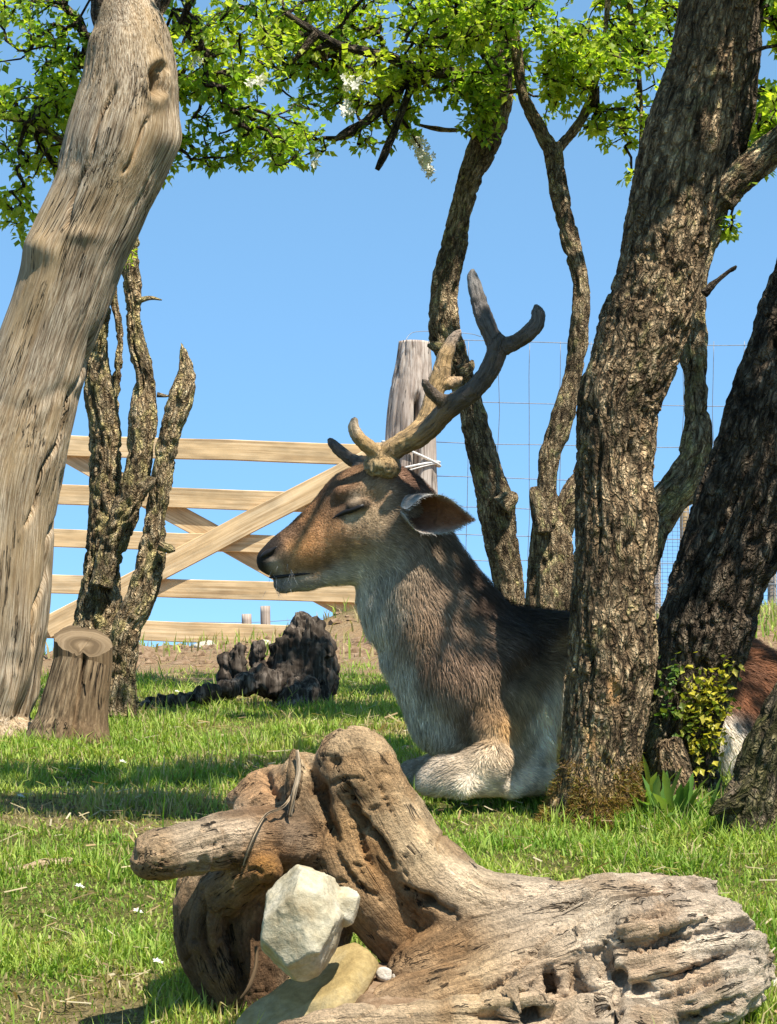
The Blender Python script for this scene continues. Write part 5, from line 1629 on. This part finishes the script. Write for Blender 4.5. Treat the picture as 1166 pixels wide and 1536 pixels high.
for (hx, hy, wx, wy, dep) in ((823, 1472, 8, 17, .035), (862, 1470, 8, 18, .035), (908, 1450, 12, 20, .035), (930, 1468, 10, 12, .03), (962, 1484, 13, 9, .03), (785, 1522, 60, 10, .035), (925, 1515, 10, 24, .03), (503, 1142, 9, 7, .008), (640, 1350, 12, 9, .015), (890, 1520, 16, 12, .02)):
    ee = ((pxl - hx) / wx) ** 2 + ((pyl - hy) / wy) ** 2
    disp = disp - dep * np.exp(-ee ** 1.5) * fr * (0.7 + 0.6 * fbm(V * 60, 2, 9))
V = V + N * disp[:, None]
# broken off faces look torn
LC = [  # px, py, spread, colour; some spots carry painted shade
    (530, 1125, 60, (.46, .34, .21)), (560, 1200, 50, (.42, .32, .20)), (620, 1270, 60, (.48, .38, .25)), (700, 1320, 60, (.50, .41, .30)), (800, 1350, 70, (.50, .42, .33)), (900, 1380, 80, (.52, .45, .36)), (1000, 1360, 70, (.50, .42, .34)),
    (1080, 1430, 70, (.50, .44, .37)), (980, 1480, 70, (.50, .43, .35)), (820, 1470, 50, (.42, .33, .24)), (700, 1480, 60, (.48, .37, .24)), (560, 1290, 40, (.34, .22, .11)), (520, 1240, 36, (.28, .18, .09)), (620, 1390, 50, (.24, .145, .07)), (680, 1420, 40, (.25, .16, .085)),  # darker browns: shade under the arm and knob put into the colour
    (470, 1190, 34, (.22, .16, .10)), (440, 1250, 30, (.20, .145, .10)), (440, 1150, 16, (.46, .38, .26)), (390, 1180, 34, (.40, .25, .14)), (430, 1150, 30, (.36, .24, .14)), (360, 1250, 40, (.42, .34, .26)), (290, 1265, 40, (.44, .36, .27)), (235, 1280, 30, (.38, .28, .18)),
    (240, 1310, 26, (.30, .19, .10)), (330, 1360, 50, (.17, .115, .07)), (300, 1420, 50, (.15, .10, .065)), (360, 1480, 50, (.14, .095, .06)), (395, 1300, 18, (.46, .26, .09)), (360, 1320, 22, (.36, .24, .13)), (450, 1330, 40, (.2, .14, .09)), (540, 1530, 60, (.55, .43, .30))]  # lower left body: the side branch's shadow painted as darker wood
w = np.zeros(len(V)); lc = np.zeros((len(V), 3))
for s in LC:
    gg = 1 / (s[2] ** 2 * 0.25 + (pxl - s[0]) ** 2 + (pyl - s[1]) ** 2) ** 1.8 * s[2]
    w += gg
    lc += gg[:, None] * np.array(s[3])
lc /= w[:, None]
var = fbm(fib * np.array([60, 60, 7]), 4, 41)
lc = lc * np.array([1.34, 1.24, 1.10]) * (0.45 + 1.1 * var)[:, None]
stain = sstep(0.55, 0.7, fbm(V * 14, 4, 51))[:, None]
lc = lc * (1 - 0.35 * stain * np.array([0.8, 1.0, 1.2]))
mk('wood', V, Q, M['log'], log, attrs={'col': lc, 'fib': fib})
# thin root fibres hanging over the crotch
def strand(pts, rpx, mat, parent, name, seg=8):
    V, f, fib = tube(np.array([O(p[0], p[1], p[2], rpx * (p[3] if len(p) > 3 else 1)) for p in pts]), 0.003, seg)
    return mk(name, V, f, mat, parent, attrs={'fib': fib})
strand([(440, 1190, -.01), (425, 1210, -.03), (400, 1222, -.045), (385, 1245, -.075), (372, 1275, -.08), (364, 1300, -.07, .5)], 2.2, M['wood_grey'], log, 'root_fibre')
strand([(446, 1125, -.005, .6), (448, 1160, -.01), (440, 1195, -.02), (434, 1225, -.02)], 4.0, M['wood_grey'], log, 'root_fibre')
strand([(385, 1420, -.01), (384, 1450, -.02), (374, 1480, -.03), (360, 1500, -.03, .6)], 3.0, M['wood_stump'], log, 'root_fibre')

# stone wedged in the log, and the slab below it
def rock(name, center, axes, rot, planes, seed, mat, label, cat, res=40, rough=0.06, group=None):
    """a sphere cut flat by random planes, then weathered"""
    r = np.random.default_rng(seed)
    th = np.linspace(0, np.pi, res)
    ph = np.linspace(0, 2 * np.pi, res * 2, endpoint=False)
    Dv = np.stack([np.outer(np.sin(th), np.cos(ph)), np.outer(np.sin(th), np.sin(ph)), np.outer(np.cos(th), np.ones_like(ph))], -1).reshape(-1, 3)
    R = np.full(len(Dv), 1.15)
    for nv, dist in planes:
        nv = np.array(nv, float) / np.linalg.norm(nv)
        c = Dv @ nv
        R = np.where(c > 0.02, np.minimum(R, dist / np.maximum(c, 0.02)), R)
    V = Dv * R[:, None]
    V = V + Dv * (rough * 2 * (fbm(V * 2.6 + seed, 4, seed) - 0.5) + rough * 0.9 * (ridged(V * 4 + seed, 3, seed + 2) - 0.6) + rough * 0.4 * (fbm(V * 14, 3, seed + 4) - 0.5))[:, None]
    V = V * np.array(axes)
    V = V @ np.array(Matrix.Rotation(rot, 3, 'Y')).T + np.array(center)
    n2 = res * 2
    i = np.arange(res - 1)[:, None] * n2 + np.arange(n2)[None]
    j = np.arange(res - 1)[:, None] * n2 + ((np.arange(n2) + 1) % n2)[None]
    f = np.stack([i, i + n2, j + n2, j], -1).reshape(-1, 4)
    o = mk(name, V, f, mat, origin=tuple(np.array(center) - np.array([0, 0, axes[2]])))
    return tag(o, label, cat, group)
rock('limestone_rock', O(456, 1384, -.125), (66 * SO, 58 * SO, 73 * SO), 0.28,
     [((-.9, -.3, .5), .80), ((.3, -.9, .35), .78), ((-.3, -.95, -.1), .82), ((1, -.2, -.1), .70), ((-1, 0, -.2), .86), ((.5, -.5, -.8), .92), ((-.5, -.2, -.9), .9), ((.8, -.3, .7), .74), ((0, 0, 1), 1.0), ((.1, -.6, .9), .88), ((0, 1, 0), .8)], 4, M['stone'],
     'pale angular limestone rock wedged in the hollow of the log', 'rock', 64, 0.05)
rock('limestone_chunk', O(513, 1360, -.10), (25 * SO, 26 * SO, 27 * SO), 0.5, [((1, -.2, .3), .85), ((.2, -1, .2), .8), ((-.3, -.4, .9), .8), ((0, -.5, -.8), .8)], 9, M['stone'], 'small pale stone knob beside the angular rock', 'rock', 30, 0.06)
def slab_fn():
    # a thick flat stone leaning from the log down towards the camera's left
    c = [O(556, 1424, -.07), O(520, 1404, -.02), O(345, 1520, -.06), O(352, 1600, -.14), O(470, 1600, -.16), O(505, 1500, -.13)]
    c = np.array(c)
    nrm = np.cross(c[1] - c[0], c[4] - c[0]); nrm /= np.linalg.norm(nrm)
    if nrm[1] > 0:
        nrm = -nrm
    n, res = len(c), 24
    # subdivided outline, rounded and roughened
    out = []
    for i in range(n):
        for t in np.linspace(0, 1, res, endpoint=False):
            out.append(c[i] * (1 - t) + c[(i + 1) % n] * t)
    out = np.array(out)
    for _ in range(30):
        out = out * 0.5 + 0.25 * (np.roll(out, 1, 0) + np.roll(out, -1, 0))
    cen = out.mean(0)
    rings = []
    for (k, h) in ((0.0, .0), (.35, .0), (.7, .0), (.93, -.001), (1.0, -.006), (1.0, -.022), (.9, -.028), (0.3, -.028), (0.0, -.028)):
        w = cen + (out - cen) * k + nrm * h
        rings.append(w)
    V = np.vstack(rings)
    V = V + nrm * (0.008 * (fbm(V * 25, 4, 5) - 0.5))[:, None] + (np.stack([fbm(V * 40, 3, q) for q in (1, 2, 3)], 1) - .5) * 0.004
    m = len(out)
    i = np.arange(len(rings) - 1)[:, None] * m + np.arange(m)[None]
    j = np.arange(len(rings) - 1)[:, None] * m + ((np.arange(m) + 1) % m)[None]
    f = np.stack([i, j, j + m, i + m], -1).reshape(-1, 4)
    g = cen.copy()
    o = mk('stone_slab', V, f, M['slab'], origin=tuple(g))
    tag(o, 'yellowish stone slab leaning under the pale rock', 'slab')
slab_fn()

# crumbly soil heaped in the lap of the log
nx_, ny_ = 150, 90
X_, Y_ = np.meshgrid(np.linspace(-0.12, 0.17, nx_), np.linspace(2.64, 2.95, ny_), indexing='ij')
top = P(600, 1482, 2.82)[2]
pxs, pys = X_.ravel(), Y_.ravel()
hz = top + 0.14 * (pys - 2.82) + 0.010 * (fbm(np.stack([pxs * 22, pys * 22, 0 * pxs], 1), 4, 61) - .5) + 0.007 * (fbm(np.stack([pxs * 90, pys * 90, 0 * pxs], 1), 3, 63) - .5)
edge = np.minimum(np.minimum(sstep(-.11, -.02, pxs), sstep(.17, .12, pxs)), np.minimum(sstep(2.63, 2.74, pys), sstep(2.95, 2.93, pys)))
hz = hz - (1 - edge) * 0.10
i = np.arange(nx_ - 1)[:, None] * ny_ + np.arange(ny_ - 1)[None]
f = np.stack([i, i + ny_, i + ny_ + 1, i + 1], -1).reshape(-1, 4)
o = mk('soil_heap', np.stack([pxs, pys, hz], 1), f, M['soil'], origin=(0.03, 2.78, top - .08))
tag(o, 'brown crumbly soil heaped in the hollow of the log', 'soil')
r = np.random.default_rng(8)
n = 420
cx, cy = r.uniform(-.02, .11, n), r.uniform(2.74, 2.90, n)
pts = np.stack([cx, cy, top + 0.14 * (cy - 2.82) - 0.001], 1)
V, f = blobs(pts, r.gamma(2, 0.0011, n), 6)
kind(mk('crumbs', V, f, M['soil'], o, smooth=False), 'stuff')
for k, (px, py, dy, rp, lab) in enumerate(((600, 1466, -.045, 11, 'rounded pale pebble on the soil beside the log arm'), (577, 1462, -.05, 12, 'slim pale pebble on the soil next to the slab'))):
    rock('pebble', O(px, py, dy), (rp * SO, rp * .8 * SO, rp * .8 * SO), .3 * k, [((0, -1, .3), .8), ((1, 0, .2), .85)], 30 + k, M['pebble'], lab, 'pebble', 16, 0.05)

# ------------------------------------------------------------------ black dead stump with roots, in the shade
YZ = 6.25
SZ = YZ / F
g0 = P(430, 1060, YZ)
z0 = gz(g0[0], YZ)
dead = thing('dead_stump', 'dark dead stump with spreading roots on the shaded lawn', 'stump', (g0[0], YZ, z0))
def Z(px, py, dy=0.0, r=None):
    p = P(px, py, YZ + dy)
    return tuple(p) if r is None else tuple(p) + (r * SZ,)
BON = []
S = Sdf(P(190, 1090, YZ) - np.array([.02, .35, 0]), P(520, 905, YZ) + np.array([.02, .3, .02]), 0.0055)
bone(S, [Z(452, 1070, 0, 32), Z(452, 1020, 0, 31), Z(452, 985, .02, 28), Z(457, 952, .02, 19), Z(452, 924, .02, 5)], .02)
bone(S, [Z(470, 1040, -.03, 26), Z(476, 990, -.02, 20), Z(472, 950, 0, 14), Z(470, 935, 0, 6)], .01)
bone(S, [Z(485, 1030, 0, 18), Z(488, 985, 0, 13), Z(490, 955, 0, 6)], .01)
bone(S, [Z(478, 965, -.03, 10), Z(492, 978, -.05, 7), Z(497, 984, -.05, 4)], .008)
bone(S, [Z(432, 1025, 0, 26), Z(420, 985, 0, 14), Z(430, 962, 0, 8)], .015)
bone(S, [Z(440, 1030, 0, 26), Z(395, 1022, -.05, 18), Z(350, 1032, -.10, 11), Z(300, 1044, -.16, 8), Z(250, 1052, -.20, 6), Z(205, 1058, -.24, 6)], .015)
bone(S, [Z(388, 1022, 0, 12), Z(386, 985, 0, 9), Z(387, 972, 0, 8)], .008)
bone(S, [Z(362, 1026, 0, 12), Z(358, 990, 0, 9), Z(357, 976, 0, 9)], .008)
bone(S, [Z(342, 1030, 0, 10), Z(338, 1000, 0, 7), Z(336, 986, 0, 7)], .008)
bone(S, [Z(455, 1040, -.08, 26), Z(440, 1060, -.16, 14), Z(410, 1075, -.2, 8)], .015)
bone(S, [Z(470, 1050, -.04, 24), Z(488, 1075, -.1, 10)], .012)
bone(S, [Z(440, 975, .0, 9), Z(437, 950, .0, 5), Z(436, 938, .0, 2)], .006)
bone(S, [Z(466, 960, -.03, 9), Z(468, 940, -.03, 5), Z(466, 928, -.03, 2)], .006)
bone(S, [Z(484, 985, -.02, 9), Z(489, 965, -.02, 5), Z(488, 950, -.02, 2)], .006)
V, Q = S.mesh()
N = normals(V, Q)
V = V + N * (0.030 * (ridged(V * np.array([34, 34, 9]), 3, 3) - 0.62) + 0.024 * (fbm(V * 55, 4, 5) - 0.5))[:, None]
mk('wood', V, Q, M['wood_dead'], dead, attrs={'fib': V})

# ------------------------------------------------------------------ weeds, ivy, twigs, stones, petals
def weed(name, px, py, n, L, W, seed, label, spread, colr, Yw=None):
    r = np.random.default_rng(seed)
    g = G(px, py)
    t = thing(name, label, 'weed', tuple(g))
    parts = []
    for k in range(n):
        az = r.uniform(0, 2 * np.pi)
        ln = L * r.uniform(.5, 1.1)
        b = g + np.array([r.normal(0, spread), r.normal(0, spread * .5), 0])
        b[2] = gz(b[0], b[1])
        el = r.uniform(.5, 1.35)
        d = np.array([math.cos(az) * math.cos(el), math.sin(az) * math.cos(el), math.sin(el)])
        side = np.cross(d, [0, 0, 1.0]); side /= np.linalg.norm(side) + 1e-9
        nn = np.cross(side, d)
        m = 9
        V = []
        for i in range(m):
            s = i / (m - 1)
            c = b + d * ln * s + np.array([0, 0, -0.55 * ln * s * s * math.cos(el)])
            w = W * r.uniform(.85, 1.1) * (math.sin(math.pi * min(1, s * .82 + .12)) ** .8 if s < 1 else 0.03)
            if i % 2:
                w *= .72
            V += [c - side * w + nn * w * .35, c, c + side * w + nn * w * .35]
        V = np.array(V)
        f = []
        for i in range(m - 1):
            for j in (0, 1):
                f.append((i * 3 + j, i * 3 + j + 1, i * 3 + j + 4, i * 3 + j + 3))
        c = np.array(colr[r.integers(len(colr))]) * r.uniform(.8, 1.2)
        mk('leaf', V, np.array(f), M['ivy'], t, attrs={'col': np.tile(c, (len(V), 1))})
    return t
greens = [(.10, .20, .035), (.15, .26, .05), (.085, .16, .035), (.20, .28, .07)]
weed('thistle', 1000, 1238, 60, .11, .0085, 3, 'leafy green weed growing at the foot of the small broken stump', .022, greens)
weed('thistle', 972, 1228, 26, .12, .0065, 4, 'narrow-leaved weed pressed against the sturdy trunk', .012, greens)
weed('thistle', 1050, 1232, 26, .085, .006, 5, 'low weed between the broken stump and mossy trunk', .016, greens)

# ivy on the foot of the dark leaning trunk
def ivy():
    r = np.random.default_rng(9)
    q = P(1060, 1060, YR - .11)
    t = thing('ivy', 'golden green ivy climbing the foot of the dark leaning trunk', 'ivy', (q[0], q[1], gz(q[0], q[1])))
    pos, dirs = [], []
    spots = [(1070, 1020, 34, 26, 70), (1040, 1050, 30, 24, 60), (1030, 1075, 24, 16, 34), (1075, 1060, 26, 30, 60), (1050, 1110, 28, 24, 56), (1075, 1100, 20, 26, 36), (1095, 1000, 16, 14, 18), (1010, 1010, 26, 26, 34), (1000, 1050, 20, 30, 26), (1060, 1150, 20, 24, 24)]
    for (px, py, sx, sy, n) in spots:
        for _ in range(n):
            x, y = px + r.normal(0, sx * .55), py + r.normal(0, sy * .55)
            # wrapped round the trunk: its axis and radius at this height
            tt = (1150 - y) / 200
            axx = 1012 + (1055 - 1012) * tt
            u = np.clip((x - axx) / 66, -1.25, 1.25)
            dep = YR - 0.072 * math.sqrt(max(0.0, 1 - min(1, u * u))) - r.uniform(.006, .04)
            pos.append(P(x, y, dep))
            dirs.append((r.normal(0, .6), -0.9 + r.normal(0, .3), r.normal(.0, .6)))
    pos, dirs = np.array(pos), np.array(dirs)
    dirs /= np.linalg.norm(dirs, axis=1, keepdims=True)
    px, py = proj(pos)
    gold_ = sstep(1010, 1035, px)[:, None]
    c = np.array([.09, .17, .025]) * (1 - gold_) + np.array([.46, .41, .05]) * gold_
    n = len(pos)
    c = np.where(r.uniform(0, 1, (n, 1)) < .35, np.array([.17, .22, .03]), c) * r.uniform(.75, 1.25, (n, 1))
    V, f, a = leaves(pos, dirs, r.uniform(.010, .019, n), c, r, .3)
    kind(mk('leaves', V, f, M['ivy'], t, smooth=False, attrs=a), 'stuff')
    for pts in ([(1030, 1150), (1036, 1090), (1050, 1040), (1075, 1005)], [(1020, 1140), (1015, 1070), (1008, 1010)], [(1060, 1150), (1066, 1090), (1085, 1020)]):
        V, f, fib = tube(np.array([np.r_[P(x, y, YR - .072), .0022] for x, y in pts]), .01, 6)
        mk('vine', V, f, M['twig'], t, attrs={'fib': fib})
ivy()

# taller grass at the feet of things
def tufts():
    r = np.random.default_rng(44)
    P0, LL = [], []
    def add(px, py, sx, sy, n, L):
        g = G(px, py)
        for _ in range(n):
            x, y = g[0] + r.normal(0, sx), g[1] + r.normal(0, sy)
            P0.append((x, y, gz(x, y) - .003)); LL.append(L * r.uniform(.5, 1.2))
    for px in range(600, 840, 9):
        add(px, 1196 + r.uniform(-3, 6), .012, .02, 55, .032)
    for px in range(840, 1000, 10):
        add(px, 1236 + r.uniform(-4, 10), .012, .02, 45, .04)
    for px in range(960, 1166, 10):
        add(px, 1240 + r.uniform(-25, 15), .02, .03, 40, .045)
    for px in range(0, 200, 10):
        add(px, 1098 + r.uniform(-6, 6), .02, .03, 40, .04)
    for px in range(250, 420, 12):
        add(px, 1530 + r.uniform(-10, 40), .012, .02, 30, .03)
    for px in range(1090, 1166, 8):
        add(px, 1500 + r.uniform(-20, 40), .012, .03, 40, .03)
    add(975, 1170, .008, .01, 30, .10)
    add(1045, 1180, .008, .01, 24, .08)
    pos = np.array(P0); L = np.array(LL); n = len(pos)
    col = grass_cols(n, pos[:, 0], pos[:, 1], r, np.zeros(n))
    V, f, a = blades(pos, L, r.uniform(.0022, .004, n), col, r.uniform(.1, .95, n), 45)
    o = mk('grass_tufts', V, f, M['grass'], smooth=False, attrs=a)
    tag(o, 'longer grass growing at the feet of the deer, trees and log', 'grass')
    kind(o, 'stuff')
tufts()

def lying(name, pts, rpx, mat, label, cat, seed=0):
    W = []
    for px, py, k in pts:
        g = G(px, py)
        rr = rpx * k * g[1] / F
        W.append(np.r_[g + np.array([0, 0, rr * .5]), rr])
    V, f, fib = tube(np.array(W), .006, 16, bark_disp(seed, .002, .004))
    o = mk(name, V, f, mat, origin=tuple(W[0][:3]), attrs={'fib': fib})
    return tag(o, label, cat)
lying('fallen_stick', [(-40, 1316, .8), (20, 1310, 1), (70, 1302, 1.1), (110, 1298, .9), (140, 1300, .4)], 8, M['wood_grey'], 'weathered stick lying half buried in the lawn left of the log', 'stick', 3)
lying('fallen_stick', [(575, 1138, .6), (610, 1130, 1), (650, 1124, 1), (690, 1122, .7)], 7, M['wood_grey'], 'pale stick in the grass behind the deer\'s folded knee', 'stick', 4)
for k, (px, py, rp, lab) in enumerate(((308, 972, 15, 'flat pale stone on the bare earth below the gate'), (1158, 1478, 16, 'pale stone in the grass beside the right end of the log'), (1090, 1222, 8, 'small pale pebble by the mossy trunk foot'), (398, 966, 9, 'small grey stone under the bottom rail of the gate'))):
    g = G(px, py)
    s = g[1] / F
    rock('pebble', g + np.array([0, 0, rp * .2 * s]), (rp * s, rp * .8 * s, rp * .55 * s), .1 * k, [((0, -1, .5), .8), ((1, -.3, .2), .85), ((-.4, -.3, .9), .7)], 60 + k, M['pebble'], lab, 'stone', 18, 0.07)

# fallen white blossom in the grass, and blossom clusters in the leaves
FL = []
for k in range(5):
    t = 2 * math.pi * k / 5
    for dt, rad in ((-.5, .62), (0, 1.0), (.5, .62)):
        FL.append((math.cos(t + dt) * rad, math.sin(t + dt) * rad, .18 if dt == 0 else .1))
FL = np.array(FL + [(0, 0, 0)])
FT = np.array([t for k in range(5) for t in ((15, 3 * k, 3 * k + 1), (15, 3 * k + 1, 3 * k + 2))])
def flowers(pos, nrm, size, r, parent=None, name='petals', origin=(0, 0, 0)):
    n = len(pos)
    nrm = nrm / np.linalg.norm(nrm, axis=1, keepdims=True)
    x = np.cross(nrm, r.normal(0, 1, (n, 3))); x /= np.linalg.norm(x, axis=1, keepdims=True)
    y = np.cross(nrm, x)
    L = FL[None] * size[:, None, None]
    V = (pos[:, None] + L[..., 0:1] * x[:, None] + L[..., 1:2] * y[:, None] + L[..., 2:3] * nrm[:, None]).reshape(-1, 3)
    f = (FT[None] + np.arange(n)[:, None, None] * 16).reshape(-1, 3)
    c = np.repeat(np.array([.78, .76, .68]) * r.uniform(.85, 1.05, (n, 1)), 16, 0)
    return mk(name, V, f, M['petal'], parent, origin=origin, smooth=False, attrs={'col': c})
r = np.random.default_rng(77)
for px, py in ((183, 1155), (235, 1461), (118, 1346), (30, 1208), (265, 1046), (205, 1385)):
    g = G(px, py)
    o = flowers(np.array([g + [0, 0, .016], g + [.004, .002, .014]]), np.array([[0, -.5, 1.0], [.4, -.3, .9]]), np.array([.0055, .005]), r, None, 'fallen_blossom', tuple(g))
    tag(o, 'tiny white blossom lying in the lit lawn grass', 'blossom', 'white blossoms scattered on the lawn')
def cluster(parent, px, py, Y, rx, ry, rz, n, tilt=0.0):
    s = Y / F
    q = r.normal(0, .5, (n, 3))
    pos = np.array([P(px + a[0] * rx + tilt * a[1] * ry, py + a[1] * ry, Y + a[2] * rz) for a in q])
    nr = r.normal(0, .6, (n, 3)) + np.array([.3, -.7, .4])
    kind(flowers(pos, nr, r.uniform(.009, .014, n), r, parent, 'blossom'), 'stuff')
cluster(tb, 638, 240, YB - .1, 8, 28, .05, 110, .35)
cluster(tb, 627, 215, YB - .1, 10, 14, .05, 16)
cluster(tb, 530, 125, YB - .35, 16, 16, .05, 26)
cluster(tb, 520, 160, YB - .35, 12, 10, .05, 12)
cluster(tb, 470, 240, YB - .2, 9, 10, .04, 10)
cluster(th, 382, 122, YH + .1, 12, 9, .05, 16)
cluster(th, 300, 90, YH + .1, 10, 8, .05, 8)

# mossy fibres clinging to the foot of the sturdy tree
def foot_moss():
    r = np.random.default_rng(91)
    me = [o for o in tm_.children if o.name.startswith('trunk')][0].data
    n = len(me.vertices)
    co = np.empty(n * 3, np.float32); no = np.empty(n * 3, np.float32)
    me.vertices.foreach_get('co', co); me.vertices.foreach_get('normal', no)
    co = co.reshape(-1, 3) + WORIG[tm_.name]; no = no.reshape(-1, 3)
    px, py = proj(co)
    pr = sstep(1125, 1225, py) * (fbm(co * 30, 3, 6) > 0.47) * (no[:, 1] < 0.5)
    k = r.choice(n, 9000, p=pr / pr.sum())
    p = co[k] + r.normal(0, .002, (9000, 3))
    d = no[k] * .8 + np.array([0, 0, -.3]) + r.normal(0, .5, (9000, 3))
    d /= np.linalg.norm(d, axis=1, keepdims=True)
    L = r.uniform(.004, .013, (9000, 1))
    sd = np.cross(d, r.normal(0, 1, (9000, 3))); sd /= np.linalg.norm(sd, axis=1, keepdims=True)
    W = np.stack([p - sd * .0009, p + sd * .0009, p + d * L], 1).reshape(-1, 3)
    c = np.array([(.26, .15, .035), (.17, .09, .03), (.20, .19, .03), (.36, .24, .07)])[r.integers(0, 4, 9000)] * r.uniform(.7, 1.2, (9000, 1))
    kind(mk('moss', W, np.arange(27000).reshape(-1, 3), M['grass'], tm_, smooth=False, attrs={'col': np.repeat(c, 3, 0)}), 'stuff')
foot_moss()

# dry straws and flecks lying in the lawn
r = np.random.default_rng(123)
n = 9000
y = 2.2 * (8.6 / 2.2) ** r.uniform(0, 1, n)
x = r.uniform(-1, 1, n) * (0.22 * y)
keep = r.uniform(0, 1, n) < (0.25 + 1.2 * turf_mask(x, y)[1]) * fbm(np.stack([x * 4, y * 4, 0 * x], 1), 3, 12) * 1.8
x, y = x[keep], y[keep]
n = len(x)
b = np.stack([x, y, ground_z(x, y) + r.uniform(.006, .018, n)], 1)
az = r.uniform(0, 6.28, n)
d = np.stack([np.cos(az), np.sin(az), r.normal(0, .25, n)], 1) * (r.uniform(.005, .016, n) * (1 + .05 * y))[:, None]
sd = np.stack([-np.sin(az), np.cos(az), r.normal(0, .4, n)], 1) * (r.uniform(.0006, .0016, n))[:, None]
W = np.stack([b - d - sd, b + d - sd, b + d + sd, b - d + sd], 1).reshape(-1, 3)
c = np.array([(.50, .41, .24), (.40, .28, .14), (.58, .50, .34), (.26, .17, .09)])[r.integers(0, 4, n)] * r.uniform(.8, 1.2, (n, 1))
o = mk('straw', W, np.arange(n * 4).reshape(-1, 4), M['grass'], smooth=False, attrs={'col': np.repeat(c, 4, 0)})
tag(o, 'dry straw and leaf flecks scattered through the lawn', 'straw')
kind(o, 'stuff')
